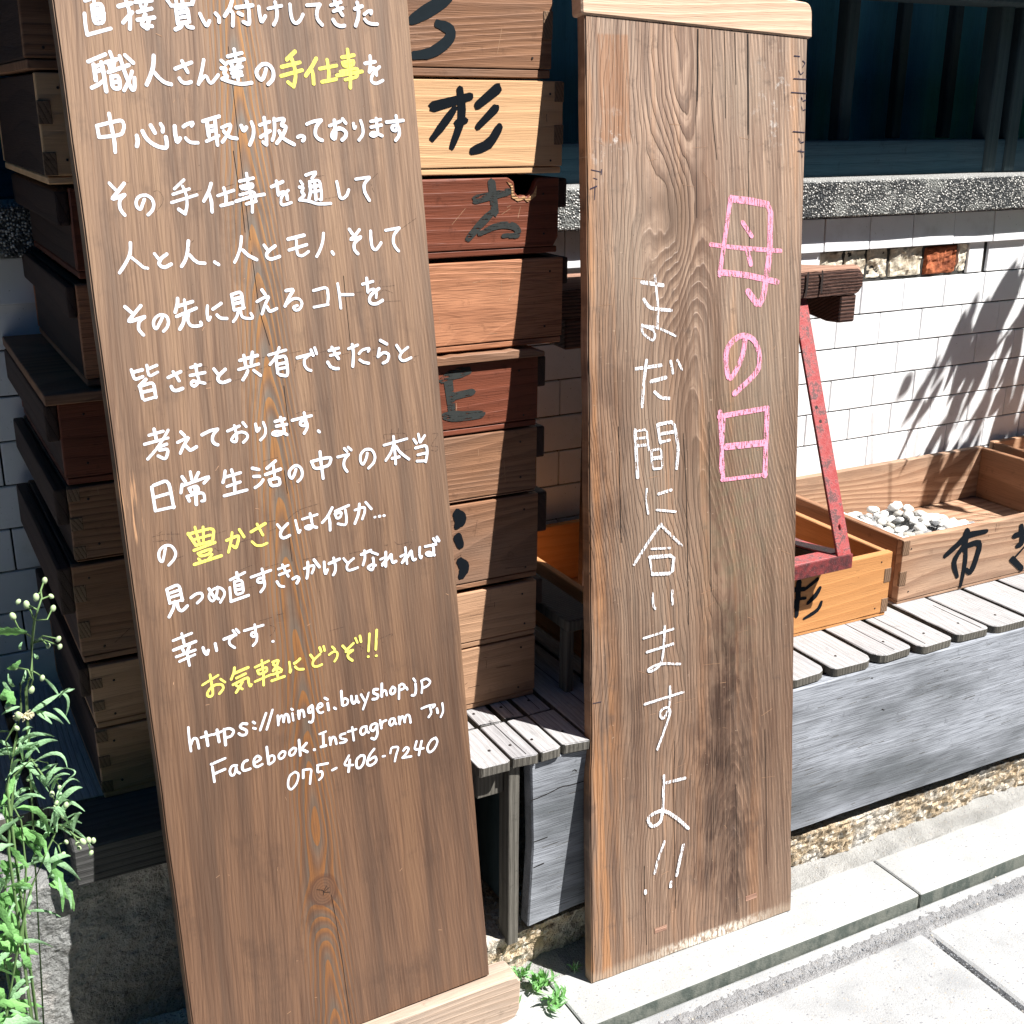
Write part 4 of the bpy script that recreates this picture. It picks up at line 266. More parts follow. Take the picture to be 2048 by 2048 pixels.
'c_box|b': '145 6282 -4984 6293 -4999 6310 -5021 6325 -5045 6333 -5066 6328 -5086 6316 -5105 6302 -5122 6293 -5134;130 6286 -5307 6322 -5413;153 6314 -5639 6328 -5657 6349 -5683 6369 -5712 6379 -5740 6376 -5769 6363 -5800 6349 -5828 6339 -5847',
'shi_box|b': '114 15362 -7144 15416 -7112 15495 -7066 15579 -7017 15652 -6974 15701 -6939 15739 -6907 15782 -6880 15847 -6860 15952 -6850 16085 -6849 16213 -6851 16302 -6853;133 15815 -6806 15800 -7081;89 15826 -6987 15836 -7052 15850 -7146 15864 -7253 15870 -7358 15866 -7469 15856 -7591 15844 -7702 15836 -7779;116 15746 -7072 15714 -7111 15666 -7165 15621 -7229 15600 -7293 15615 -7367 15652 -7450 15695 -7527 15723 -7581;116 15752 -7057 15833 -7047 15951 -7031 16069 -7024 16149 -7042 16175 -7095 16169 -7174 16148 -7261 16128 -7337 16111 -7403 16088 -7468 16062 -7521 16036 -7554 16007 -7557 15975 -7537 15945 -7511 15925 -7494;123 17161 -6892 17180 -6951 17209 -7037 17235 -7126 17245 -7192 17230 -7227 17200 -7244 17167 -7253 17144 -7259;113 17035 -7056 17392 -7013;143 17055 -7499 17330 -7719;47 17079 -7503 17436 -7224;125 17495 -7064 17777 -7730',
'sugi2_box|b': '67 12351 -6931 12137 -7042;75 12416 -7089 12404 -7109 12386 -7139 12363 -7172 12337 -7202 12303 -7230 12261 -7259 12222 -7285 12195 -7303;76 12474 -7335 12466 -7359 12455 -7392 12436 -7428 12403 -7460 12347 -7488 12272 -7515 12199 -7538 12149 -7554;95 11973 -6921 11984 -7469;73 11792 -7007 12102 -7051;81 11988 -7165 11833 -7408;52 11980 -7194 12137 -7209'}}
STEMS=[[(12.4, -873.9), (37.3, -766.5), (55.5, -712.7), (69.5, -693.9), (79.8, -672.6), (88.6, -665.6), (102.1, -671.0), (113.2, -681.8)], [(79.8, -672.6), (84.7, -682.7), (92.4, -686.4)], [(96.5, -666.8), (100.5, -676.6), (102.5, -685.9)], [(102.1, -671.0), (110.5, -678.5), (111.8, -690.1)], [(84.7, -682.7), (85.7, -691.7)], [(46.4, -601.6), (60.0, -567.0), (68.4, -529.6), (71.6, -509.0), (80.2, -495.3), (78.1, -486.6), (70.4, -489.4)], [(80.9, -489.1), (81.1, -497.4), (78.9, -509.8)], [(82.1, -489.3), (85.8, -493.8), (89.2, -499.2)], [(75.6, -514.6), (81.4, -488.2), (85.4, -470.9), (90.1, -446.6), (93.0, -431.1), (97.9, -422.3), (98.5, -417.1), (103.7, -411.9)], [(98.4, -418.0), (92.6, -417.8)], [(97.8, -423.2), (107.4, -427.7)], [(93.0, -431.1), (84.9, -428.2)], [(90.1, -446.6), (87.9, -435.5), (84.9, -428.2)], [(90.2, -445.8), (99.6, -441.4), (107.1, -437.5)], [(86.3, -469.3), (95.7, -462.2), (106.0, -461.7)], [(86.2, -470.2), (96.8, -467.0), (106.8, -468.9)], [(86.2, -470.2), (94.4, -467.4), (98.1, -472.3)], [(85.4, -463.7), (75.6, -449.0), (72.4, -436.8)], [(47.7, -552.4), (57.2, -551.1), (62.3, -541.2)], [(40.0, -665.8), (54.7, -594.4), (70.8, -579.0), (80.6, -601.6), (86.0, -628.5), (92.1, -640.5)], [(54.7, -594.4), (52.2, -564.2), (61.5, -537.5)], [(70.8, -579.0), (84.3, -587.6), (91.8, -614.8)], [(22.5, -792.6), (33.9, -715.9), (42.0, -666.4), (44.4, -628.9)], [(39.9, -771.7), (53.0, -696.0), (54.9, -644.8), (47.9, -617.4)]]
BUDS=[(105.7, -675.2), (111.5, -678.2), (116.5, -684.1), (111.8, -690.1), (102.5, -686.5), (92.9, -686.0), (87.6, -692.9), (85.6, -697.8), (101.2, -679.3), (69.3, -488.7), (79.2, -510.8), (89.5, -499.7), (103.7, -411.9), (92.6, -417.8), (107.4, -427.7), (84.9, -428.2), (79.2, -428.0), (107.1, -437.5), (72.4, -437.0), (106.8, -461.8), (107.2, -469.0), (98.6, -471.9), (57.3, -517.6), (64.7, -530.5), (61.9, -541.1), (84.1, -617.7), (87.0, -628.7), (95.1, -632.4), (91.6, -645.5), (86.1, -637.4), (91.8, -614.8), (67.5, -607.9), (59.1, -574.6)]
FLOWER=[(69.7, -534.6)]
LEAVES=[([(80.8, -538.2), (88.1, -543.9), (93.5, -553.3)], 3.4), ([(80.8, -538.2), (94.3, -545.4), (104.1, -559.4)], 3.4), ([(65.9, -543.9), (71.0, -540.5), (75.3, -544.4)], 1.9), ([(91.3, -501.1), (96.9, -508.4), (101.1, -517.3)], 2.6), ([(55.8, -448.5), (69.4, -449.5), (81.7, -449.4)], 10.2), ([(52.9, -509.2), (58.0, -505.8), (63.1, -514.4)], 11.9), ([(85.6, -475.5), (87.2, -478.6), (88.0, -475.1)], 2.6), ([(72.7, -472.7), (65.9, -478.4), (60.9, -481.8)], 5.1), ([(76.7, -459.1), (73.9, -463.0), (75.2, -468.2)], 2.6), ([(75.4, -536.9), (91.5, -527.7), (104.7, -524.3)], 4.3), ([(104.7, -524.3), (110.3, -532.3), (106.7, -550.4)], 2.6), ([(104.7, -524.3), (112.9, -523.4), (118.3, -525.7)], 2.2), ([(102.2, -525.6), (107.1, -517.3), (112.3, -513.9)], 1.9), ([(94.6, -528.5), (100.6, -532.7), (107.1, -546.7)], 2.6), ([(67.9, -526.7), (58.7, -525.3), (50.8, -527.1)], 2.6), ([(63.8, -568.0), (68.7, -559.8), (74.2, -553.6)], 2.6), ([(65.8, -564.7), (72.6, -560.8), (77.5, -566.8)], 2.2), ([(62.3, -495.8), (64.0, -507.2), (68.0, -512.7)], 3.1), ([(56.3, -494.4), (58.7, -499.5), (64.3, -511.0)], 3.4), ([(71.6, -509.0), (75.7, -500.7), (77.7, -496.6)], 2.2), ([(70.8, -579.0), (92.3, -572.3), (99.8, -589.3)], 3.1), ([(66.5, -563.1), (77.3, -558.5), (73.0, -559.9)], 2.2), ([(51.5, -621.0), (71.0, -631.7), (76.7, -664.3)], 5.7), ([(42.1, -630.8), (47.4, -655.3), (54.5, -665.2)], 6.6), ([(52.2, -667.1), (63.2, -680.9), (70.2, -693.7)], 5.3), ([(81.5, -678.9), (78.2, -698.9), (70.7, -717.7)], 3.5), ([(79.7, -704.7), (80.1, -720.8), (80.3, -729.0)], 3.5), ([(72.3, -712.9), (85.8, -728.1), (87.8, -750.5)], 4.4), ([(91.0, -650.5), (103.3, -646.4), (99.8, -658.3)], 1.8), ([(102.0, -617.7), (109.1, -612.0), (100.6, -611.0)], 1.3), ([(69.1, -593.4), (70.9, -614.0), (78.2, -623.6)], 2.6), ([(56.4, -580.0), (49.1, -573.2), (44.7, -576.8)], 4.4), ([(54.7, -594.4), (47.1, -607.1), (40.0, -615.1)], 5.7), ([(63.2, -591.8), (53.0, -608.8), (57.8, -620.3)], 3.1), ([(86.3, -626.0), (99.0, -606.7), (110.0, -613.6)], 1.8), ([(44.8, -646.2), (51.1, -657.7), (56.1, -665.2)], 7.2), ([(52.3, -655.7), (65.3, -670.5), (70.3, -686.8)], 8.2), ([(59.4, -653.1), (70.0, -663.5), (71.3, -678.5)], 5.1), ([(41.8, -663.2), (47.5, -672.2), (54.7, -685.4)], 6.1), ([(69.4, -695.1), (49.5, -696.0), (36.3, -708.7)], 4.1), ([(55.5, -712.7), (43.7, -703.8), (31.0, -704.5)], 6.1), ([(74.7, -700.5), (81.4, -712.6), (79.5, -748.5)], 7.2), ([(71.7, -728.1), (86.6, -739.5), (91.8, -768.2)], 8.2), ([(53.3, -714.4), (50.5, -721.0), (47.0, -729.7)], 4.1), ([(27.7, -715.7), (38.1, -726.6), (46.1, -754.5)], 9.2), ([(35.1, -726.8), (44.8, -736.4), (50.9, -743.6)], 6.1), ([(23.9, -746.6), (31.1, -751.7), (39.9, -777.6)], 11.2), ([(21.0, -770.7), (26.3, -775.2), (21.1, -786.0)], 6.1), ([(26.0, -777.6), (34.6, -788.5), (35.4, -799.1)], 9.2), ([(37.7, -779.4), (42.0, -793.8), (43.6, -806.1)], 6.1), ([(32.3, -678.2), (39.3, -684.1), (50.6, -686.5)], 6.1), ([(31.1, -687.5), (36.1, -694.0), (35.0, -703.4)], 6.1), ([(33.0, -752.3), (37.8, -761.6), (39.0, -768.4)], 6.1), ([(9.0, -819.9), (15.7, -830.3), (15.4, -848.6)], 6.1), ([(7.1, -851.8), (13.9, -861.2), (18.2, -867.0)], 6.1)]
# ------------------------------------------------------------------ big boards' own wood
def board_wood(which):
    nt = NT('sign_board_wood_'+which); o = nt.obj(False); q = nt.sep(o); x, d, z = q[0], q[1], q[2]
    wx = nt.sub(nt.noise(nt.comb(nt.mul(x, 7.), 3., nt.mul(z, 2.2)), 1., 3.), .5)
    wz = nt.sub(nt.noise(nt.comb(nt.mul(x, 22.), 9., nt.mul(z, 7.)), 1., 3.), .5)
    fib = nt.noise(nt.comb(nt.mul(x, 1300.), nt.mul(d, 300.), nt.mul(z, 16.)), 1., 2., .65)
    fib2 = nt.noise(nt.comb(nt.mul(x, 420.), nt.mul(d, 300.), nt.mul(z, 5.)), 1., 3., .6)
    st = nt.noise(nt.comb(nt.mul(x, 38.), nt.mul(d, 38.), nt.mul(z, 1.6)), 1., 4., .6)
    big = nt.noise(nt.comb(nt.mul(x, 9.), 1., nt.mul(z, 2.6)), 1., 4., .6)
    if which == 'a':
        c0 = nt.add(.162, nt.mul(wx, .012))
        ax = nt.mt('SQRT', nt.add(nt.mt('POWER', nt.sub(x, c0), 2.), .00011))
        Rg = nt.add(nt.mul(ax, 230.), nt.mul(z, 19.))
        Rg = nt.add(Rg, nt.mul(wz, 1.6)); Rg = nt.add(Rg, nt.mul(nt.gauss(x, z, .165, .108, .02, .05), 3.))
        Rg = nt.add(Rg, nt.mul(wx, 5.))
        light, dark = (.24, .14, .088), (.13, .066, .040)
        core = nt.sm(ax, .036, .010)
    else:
        c0 = nt.add(nt.add(.185, nt.mul(nt.sub(1., nt.sm(z, .45, .8)), .05)), nt.mul(wx, .035))
        ax = nt.mt('SQRT', nt.add(nt.mt('POWER', nt.sub(x, c0), 2.), .0003))
        Rg = nt.add(nt.mul(ax, 190.), nt.mul(z, 13.))
        Rg = nt.add(Rg, nt.mul(wz, 3.0)); Rg = nt.add(Rg, nt.mul(nt.gauss(x, z, .168, 1.02, .04, .11), 7.5))
        Rg = nt.add(Rg, nt.mul(nt.gauss(x, z, .24, .36, .045, .14), 4.)); Rg = nt.add(Rg, nt.mul(wx, 5.))
        light, dark = (.275, .178, .122), (.078, .043, .029)
        core = nt.sm(ax, .09, .02)
    fr = nt.mt('FRACT', Rg); ring = nt.mul(nt.sm(fr, .1, .82), nt.sub(1., nt.sm(fr, .88, 1.)))
    if which == 'a':
        c = nt.mix(nt.mul(ring, nt.add(.25, nt.mul(core, .45))), light, dark)
        warm = nt.mul(core, nt.mul(nt.sm(fr, .55, .95), .9)); c = nt.mix(warm, c, (.36, .145, .045))
        c = nt.mix(nt.mul(core, nt.mul(nt.sm(fr, .5, .1), .7)), c, (.20, .15, .115))
        band = nt.noise(nt.comb(nt.mul(Rg, .7), 2., nt.mul(z, 2.5)), 1., 4., .65)
        c = nt.mix(nt.mul(nt.sm(band, .48, .7), .55), c, (.095, .05, .034)); c = nt.mix(nt.mul(nt.sm(band, .46, .3), .5), c, (.29, .16, .095))
        c = nt.mix(nt.mul(nt.sm(st, .42, .68), .75), c, (.115, .073, .053))
        c = nt.mix(nt.mul(nt.sm(st, .5, .3), .4), c, (.30, .175, .10))
        c = nt.mix(nt.mul(core, nt.mul(nt.sm(fr, .45, .9), .8)), c, (.30, .135, .048)); c = nt.mix(nt.mul(core, nt.mul(nt.sm(fr, .42, .08), .65)), c, (.15, .115, .09))
        sp2 = nt.noise(nt.comb(nt.mul(x, 16.), 3., nt.mul(z, 11.)), 1., 5., .7); c = nt.mix(nt.mul(nt.sm(sp2, .52, .7), .5), c, (.10, .062, .045))
        c = nt.mix(nt.mul(nt.sm(fib2, .45, .7), .5), c, (.085, .043, .027))
        c = nt.mix(nt.mul(nt.sm(fib, .45, .75), .35), c, (.07, .036, .024))
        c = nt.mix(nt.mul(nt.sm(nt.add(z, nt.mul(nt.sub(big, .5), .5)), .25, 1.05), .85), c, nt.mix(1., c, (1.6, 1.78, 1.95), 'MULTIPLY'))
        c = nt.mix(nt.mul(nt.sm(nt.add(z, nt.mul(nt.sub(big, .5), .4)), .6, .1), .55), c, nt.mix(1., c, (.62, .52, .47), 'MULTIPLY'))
        kd = nt.mt('SQRT', nt.add(nt.mt('POWER', nt.sub(x, .165), 2.), nt.mt('POWER', nt.mul(nt.sub(z, .108), .85), 2.)))
        kn = nt.sm(nt.add(kd, nt.mul(wz, .004)), .0165, .0135); c = nt.mix(nt.mul(kn, .8), c, nt.mix(nt.mt('FRACT', nt.mul(kd, 330.)), (.16, .08, .045), (.10, .046, .028)))
        rim = nt.mul(nt.sm(kd, .0125, .015), nt.sm(kd, .0195, .0165)); c = nt.mix(nt.mul(rim, .35), c, (.06, .022, .015))
        edge = nt.mul(nt.sm(nt.sub(x, nt.mul(nt.noise(nt.scale(o, (1, 1, 1)), 30., 3.), .03)), .004, -.006), nt.sm(nt.noise(nt.comb(nt.mul(x, 300.), 0., nt.mul(z, 12.)), 1., 3.), .52, .6))
        edge = nt.mul(edge, nt.sm(nt.noise(nt.comb(0., 0., nt.mul(z, 6.)), 1., 2.), .54, .6)); c = nt.mix(edge, c, (.50, .28, .16))
        dot = nt.noise(o, 260., 2., .6); c = nt.mix(nt.mul(nt.sm(dot, .72, .78), .8), c, (.05, .025, .018))
        c = nt.mix(1., c, (.86, .88, .87), 'MULTIPLY'); rough = .5
    else:
        band = nt.noise(nt.comb(nt.mul(Rg, .55), 2., nt.mul(z, 3.)), 1., 5., .7)
        kg = nt.gauss(x, z, .168, 1.0, .055, .16); c = nt.mix(nt.mul(ring, nt.mt('MINIMUM', nt.add(nt.add(.32, nt.mul(core, .30)), nt.mul(kg, .5)), 1.)), light, dark)
        c = nt.mix(nt.mul(nt.sm(band, .47, .68), .75), c, (.08, .052, .038)); c = nt.mix(nt.mul(nt.sm(band, .48, .3), .6), c, (.37, .245, .165))
        fl = nt.mt('FRACT', nt.add(nt.mul(Rg, 2.6), nt.mul(fib2, .8))); c = nt.mix(nt.mul(nt.mul(nt.sm(fl, .5, .95), nt.sm(st, .35, .6)), .45), c, (.07, .035, .022))
        c = nt.mix(nt.mul(nt.sm(big, .42, .66), .7), c, nt.mix(.5, c, (.17, .135, .105)))
        c = nt.mix(nt.mul(nt.sm(st, .46, .68), .6), c, (.115, .062, .038))
        c = nt.mix(nt.mul(nt.sm(st, .48, .3), .5), c, (.36, .175, .08))
        c = nt.mix(nt.mul(nt.sm(fib2, .45, .68), .6), c, (.085, .043, .028))
        c = nt.mix(nt.mul(nt.sm(fib, .45, .75), .45), c, (.08, .045, .03))
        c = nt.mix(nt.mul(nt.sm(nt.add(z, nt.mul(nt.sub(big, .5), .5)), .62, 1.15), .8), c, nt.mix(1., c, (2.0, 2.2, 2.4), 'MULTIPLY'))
        ed = nt.sm(x, .075, .03); c = nt.mix(nt.mul(ed, nt.mul(nt.sm(nt.noise(nt.comb(nt.mul(x, 60.), 4., nt.mul(z, 4.)), 1., 3.), .4, .6), .6)), c, (.42, .19, .07))
        sp3 = nt.noise(nt.comb(nt.mul(x, 26.), 3., nt.mul(z, 12.)), 1., 5., .7)
        for gx, gz, sx, sz, am in ((.235, .40, .055, .10, .75), (.21, .30, .07, .06, .6), (.225, .14, .06, .09, .7), (.24, .22, .05, .08, .5), (.10, .40, .04, .12, .45), (.07, .95, .035, .16, .35), (.06, .72, .03, .12, .5), (.03, .55, .03, .25, .35)):
            gm = nt.mul(nt.gauss(nt.add(x, nt.mul(wz, .05)), nt.add(z, nt.mul(wx, .12)), gx, gz, sx, sz), am)
            c = nt.mix(nt.mt('MINIMUM', nt.mul(gm, nt.add(.45, nt.mul(nt.sm(sp3, .4, .6), 1.1))), 1.), c, nt.mix(1., c, (.27, .22, .22), 'MULTIPLY'))
        wn_ = nt.noise(o, 34., 5., .7); c = nt.mix(nt.mul(nt.sm(wn_, .54, .70), .55), c, (.075, .052, .042))
        grn = nt.mul(nt.gauss(x, z, .26, .62, .055, .16), nt.sm(wn_, .4, .6)); c = nt.mix(nt.mul(grn, .45), c, (.17, .155, .095))
        kt = nt.gauss(nt.add(x, nt.mul(wx, .03)), z, .168, 1.02, .028, .055); c = nt.mix(nt.mul(kt, .8), c, (.13, .085, .06))
        # square where a label was
        sq = nt.mul(nt.mul(nt.sm(x, .058, .062), nt.sm(x, .105, .101)), nt.mul(nt.sm(z, 1.098, 1.106), nt.sm(z, 1.226, 1.222)))
        sq = nt.mul(sq, nt.sm(nt.noise(nt.comb(nt.mul(x, 400.), 0., nt.mul(z, 20.)), 1., 3.), .3, .5)); c = nt.mix(nt.mul(sq, .6), c, (.30, .13, .055))
        for gx, gz, sx, sz, am in ((.09, .98, .05, .12, .5), (.30, .80, .04, .2, .45), (.13, .55, .05, .2, .3), (.26, 1.17, .05, .05, .5), (.12, .74, .03, .12, .4)):
            gm = nt.mul(nt.mul(nt.gauss(nt.add(x, nt.mul(wx, .05)), nt.add(z, nt.mul(wz, .1)), gx, gz, sx, sz), am), nt.sm(fib2, .3, .6)); c = nt.mix(gm, c, (.36, .29, .225))
        # pale worn foot
        bt = nt.sm(nt.add(z, nt.mul(nt.noise(nt.comb(nt.mul(x, 90.), 0., nt.mul(z, 12.)), 1., 4., .7), .03)), .036, .022)
        c = nt.mix(nt.mul(bt, .6), c, (.33, .255, .19))
        bw = nt.mul(nt.mul(nt.sm(z, .020, .012), nt.gauss(x, z, .20, .0, .08, 1.)), nt.sm(nt.noise(nt.comb(nt.mul(x, 220.), 0., nt.mul(z, 90.)), 1., 4., .7), .42, .55)); c = nt.mix(bw, c, (.68, .63, .55))
        sw = nt.noise(nt.comb(nt.mul(x, 55.), 7., nt.mul(z, 55.)), 1., 6., .75); scf = nt.add(nt.gauss(x, z, .325, 1.15, .03, .05), nt.gauss(x, z, .075, 1.10, .025, .03))
        c = nt.mix(nt.mul(nt.mul(nt.mt('MINIMUM', scf, 1.), nt.sm(sw, .54, .64)), .75), c, (.66, .63, .60))
        dot = nt.noise(o, 230., 2., .6); c = nt.mix(nt.mul(nt.sm(dot, .70, .76), .7), c, (.04, .02, .016)); c = nt.mix(nt.mul(nt.sm(nt.noise(nt.comb(nt.mul(x, 90.), 5., nt.mul(z, 160.)), 1., 3., .7), .66, .74), .6), c, (.48, .36, .26))
        gx_ = nt.noise(nt.comb(nt.mul(x, 700.), 2., nt.mul(z, 3.)), 1., 2., .6); c = nt.mix(nt.mul(nt.sm(gx_, .5, .62), .4), c, (.10, .056, .036)); c = nt.mix(nt.mul(nt.sm(gx_, .48, .38), .25), c, (.40, .26, .17)); rough = .55
    h = nt.add(nt.mul(ring, .55 if which == 'b' else .25), nt.mul(fib2, .7))
    return nt.fin(c, rough, nt.bump(h, .0011 if which == 'b' else .0005), .35)
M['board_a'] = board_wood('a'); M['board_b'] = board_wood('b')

# ------------------------------------------------------------------ object helpers
FR = {}
def empty(name, loc, label, cat, group=None, mat=None, kind=None):
    o = bpy.data.objects.new(name, None); COL.objects.link(o); o.empty_display_size = .05
    if mat is not None: o.matrix_world = mat; FR[o.name] = 1
    else: o.location = loc
    if kind: o['kind'] = kind; return o
    o['label'] = label; o['category'] = cat
    if group: o['group'] = group
    return o
def part(name, bm, mat, parent=None, smooth=False, label=None, rel=True):
    """links a bmesh as one object; coordinates are world unless the parent is a framed board"""
    me = bpy.data.meshes.new(name); bm.normal_update(); bm.to_mesh(me); bm.free(); me.materials.append(mat)
    if smooth:
        for p in me.polygons: p.use_smooth = True
    o = bpy.data.objects.new(name, me); COL.objects.link(o)
    if parent is not None:
        o.parent = parent; w = Vector(); q = parent
        while q is not None: w += q.location; q = q.parent
        if rel and not FR.get(parent.name):
            me.transform(Matrix.Translation(-w))
        elif FR.get(parent.name): FR[o.name] = 1
    if label: o['label'] = label
    return o
def off(bm, v): bmesh.ops.translate(bm, vec=v, verts=bm.verts[:])
def box(x0, x1, y0, y1, z0, z1, bev=.0015, seg=1, jit=0., cuts=0):
    bm = bmesh.new(); bmesh.ops.create_cube(bm, size=1)
    for v in bm.verts: v.co = Vector((x0+(v.co.x+.5)*(x1-x0), y0+(v.co.y+.5)*(y1-y0), z0+(v.co.z+.5)*(z1-z0)))
    if bev: bmesh.ops.bevel(bm, geom=bm.edges[:], offset=bev, segments=seg, profile=.6, affect='EDGES')
    if cuts: bmesh.ops.subdivide_edges(bm, edges=[e for e in bm.edges if e.calc_length() > .03], cuts=cuts, use_grid_fill=True)
    if jit:
        for v in bm.verts: v.co += jit*Vector((mnoise.noise(v.co*9), mnoise.noise(v.co*9+Vector((5, 1, 2))), mnoise.noise(v.co*9+Vector((1, 7, 3)))))
    return bm
def prism(poly, y0, y1, axis='y', bev=.001):
    """poly: outline in x,z (axis y) / y,z (axis x) / x,y (axis z), extruded y0..y1"""
    bm = bmesh.new()
    f = {'y': lambda a, b, t: (a, t, b), 'x': lambda a, b, t: (t, a, b), 'z': lambda a, b, t: (a, b, t)}[axis]
    A = [bm.verts.new(f(a, b, y0)) for a, b in poly]; B = [bm.verts.new(f(a, b, y1)) for a, b in poly]
    bm.faces.new(A); bm.faces.new(B[::-1]); n = len(A)
    for i in range(n): bm.faces.new((A[i], B[i], B[(i+1) % n], A[(i+1) % n]))
    bmesh.ops.recalc_face_normals(bm, faces=bm.faces[:])
    if bev: bmesh.ops.bevel(bm, geom=[e for e in bm.edges if e.calc_length() > bev*3], offset=bev, segments=1, affect='EDGES')
    return bm
def tube(pts, r0, r1=None, n=6, bm=None):
    bm = bm or bmesh.new(); r1 = r0 if r1 is None else r1; pts = [Vector(p) for p in pts]; rings = []
    for i, p in enumerate(pts):
        t = (pts[min(i+1, len(pts)-1)]-pts[max(i-1, 0)]).normalized(); a = t.orthogonal().normalized(); b = t.cross(a)
        r = r0+(r1-r0)*i/max(1, len(pts)-1)
        rings.append([bm.verts.new(p+(a*math.cos(k*2*math.pi/n)+b*math.sin(k*2*math.pi/n))*r) for k in range(n)])
    for i in range(len(rings)-1):
        # match rings
        best = min(range(n), key=lambda s: (rings[i+1][s].co-rings[i][0].co).length); rings[i+1] = rings[i+1][best:]+rings[i+1][:best]
        for k in range(n): bm.faces.new((rings[i][k], rings[i][(k+1) % n], rings[i+1][(k+1) % n], rings[i+1][k]))
    bm.faces.new(rings[0][::-1]); bm.faces.new(rings[-1]); bmesh.ops.recalc_face_normals(bm, faces=bm.faces[:]); return bm
def chaikin(P, it=2, r=.25):
    for _ in range(it):
        if len(P) < 3: return P
        Q = [P[0]]
        for a, b in zip(P[:-1], P[1:]):
            Q += [(a[0]*(1-r)+b[0]*r, a[1]*(1-r)+b[1]*r), (a[0]*r+b[0]*(1-r), a[1]*r+b[1]*(1-r))]
        Q.append(P[-1]); P = Q
    return P
def strokes(bm, txt, w, y, step, sgn=-1, it=1, rr=.2, taper=False, wj=.12, lift=.000004):
    """flat pen strokes in the x,z plane at depth y, drawn as ribbons with round ends, each a hair above the last"""
    rnd = random.Random(len(txt))
    for si, s in enumerate(txt.split(';')):
        v = [float(a)/10000 for a in s.split()]; ww = w
        if len(v) % 2: ww = v[0]; v = v[1:]
        P = [(v[i], v[i+1]) for i in range(0, len(v), 2)]
        if len(P) == 1: P = [P[0], (P[0][0]+.0004, P[0][1])]
        if len(P) < 9: P = chaikin(P, it, rr)
        hw = ww/2*(1+rnd.uniform(-wj, wj)); base = y+sgn*step*(si+1); n = len(P)
        # tangents
        T = []
        for i in range(n):
            a = P[max(i-1, 0)]; b = P[min(i+1, n-1)]; dx, dz = b[0]-a[0], b[1]-a[1]; l = math.hypot(dx, dz) or 1; T.append((dx/l, dz/l))
        Lp = []; Rp = []
        for i in range(n):
            h = hw*(1+rnd.uniform(-.05, .05)); 
            if taper: h = hw*(.72+.35*math.sin(math.pi*min(1, (i+.6)/(n-.2))))*(1+rnd.uniform(-.08, .08))
            nx, nz = -T[i][1]*h, T[i][0]*h; yy = base+sgn*lift*i
            Lp.append(bm.verts.new((P[i][0]+nx, yy, P[i][1]+nz))); Rp.append(bm.verts.new((P[i][0]-nx, yy, P[i][1]-nz)))
        for i in range(n-1): bm.faces.new((Lp[i], Lp[i+1], Rp[i+1], Rp[i]))
        for end in (0, n-1):
            c = P[end]; t = T[end]; s_ = -1 if end == 0 else 1; yy = Lp[end].co.y
            h = (Lp[end].co-Rp[end].co).length/2; arc = []
            for k in range(1, 6):
                an = math.pi*k/6; ca, sa = math.cos(an), math.sin(an); jj = 1+(rnd.uniform(-.25, .3) if taper else 0)
                arc.append(bm.verts.new((c[0]-t[1]*h*ca+s_*t[0]*h*sa*jj, yy, c[1]+t[0]*h*ca+s_*t[1]*h*sa*jj)))
            bm.faces.new([Lp[end]]+arc+[Rp[end]])
    return bm
class Frame:
    def __init__(s, O, u, v):
        u = Vector(u).normalized(); v = Vector(v); v = (v-v.dot(u)*u).normalized(); n = u.cross(v)
        if n.y < 0: n = -n
        s.m = Matrix(((u.x, n.x, v.x, O[0]), (u.y, n.y, v.y, O[1]), (u.z, n.z, v.z, O[2]), (0, 0, 0, 1)))
# ------------------------------------------------------------------ leaves
def leaf_bm(b, m, t, w, y, droop=0., fold=.25, serr=0.):
    """leaf blade along a curved midrib b-m-t given in x,z mm, at depth y"""
    bm = bmesh.new(); B, Mi, Tt = [Vector((p[0]/1000, 0, p[1]/1000)) for p in (b, m, t)]; n = 8; w = w/1000; rows = []
    sd = random.uniform(-1, 1)
    for i in range(n+1):
        k = i/n; c = (1-k)**2*B+2*k*(1-k)*(2*Mi-(B+Tt)/2)+k*k*Tt; tg = (2*(1-k)*((2*Mi-(B+Tt)/2)-B)+2*k*(Tt-(2*Mi-(B+Tt)/2))).normalized()
        c.y = y+sd*.012*k*k-droop*k*(1-k)*.02
        h = w*(math.sin(math.pi*min(1, k**.75))**.8 if 0 < k < 1 else .04)*.5+.0002
        if serr and 0 < k < 1: h *= 1+serr*(.5 if i % 2 else -.35)
        nr = Vector((-tg.z, 0, tg.x)); tw = .5*math.sin(k*3+sd*3)
        side = (nr*math.cos(tw)+Vector((0, 1, 0))*math.sin(tw))
        dn = Vector((0, 1, 0))*fold*h
        rows.append([bm.verts.new(c+side*h+dn), bm.verts.new(c), bm.verts.new(c-side*h+dn)])
    for a, b_ in zip(rows[:-1], rows[1:]):
        bm.faces.new((a[0], b_[0], b_[1], a[1])); bm.faces.new((a[1], b_[1], b_[2], a[2]))
    return bm
# ------------------------------------------------------------------ setting
def structure(o): o['kind'] = 'structure'; return o
ZK = -1.135; ZR = -1.157
g = structure(part('ground', box(-60, 60, -60, 60, -1.6, -1.20, 0), M['grit']))
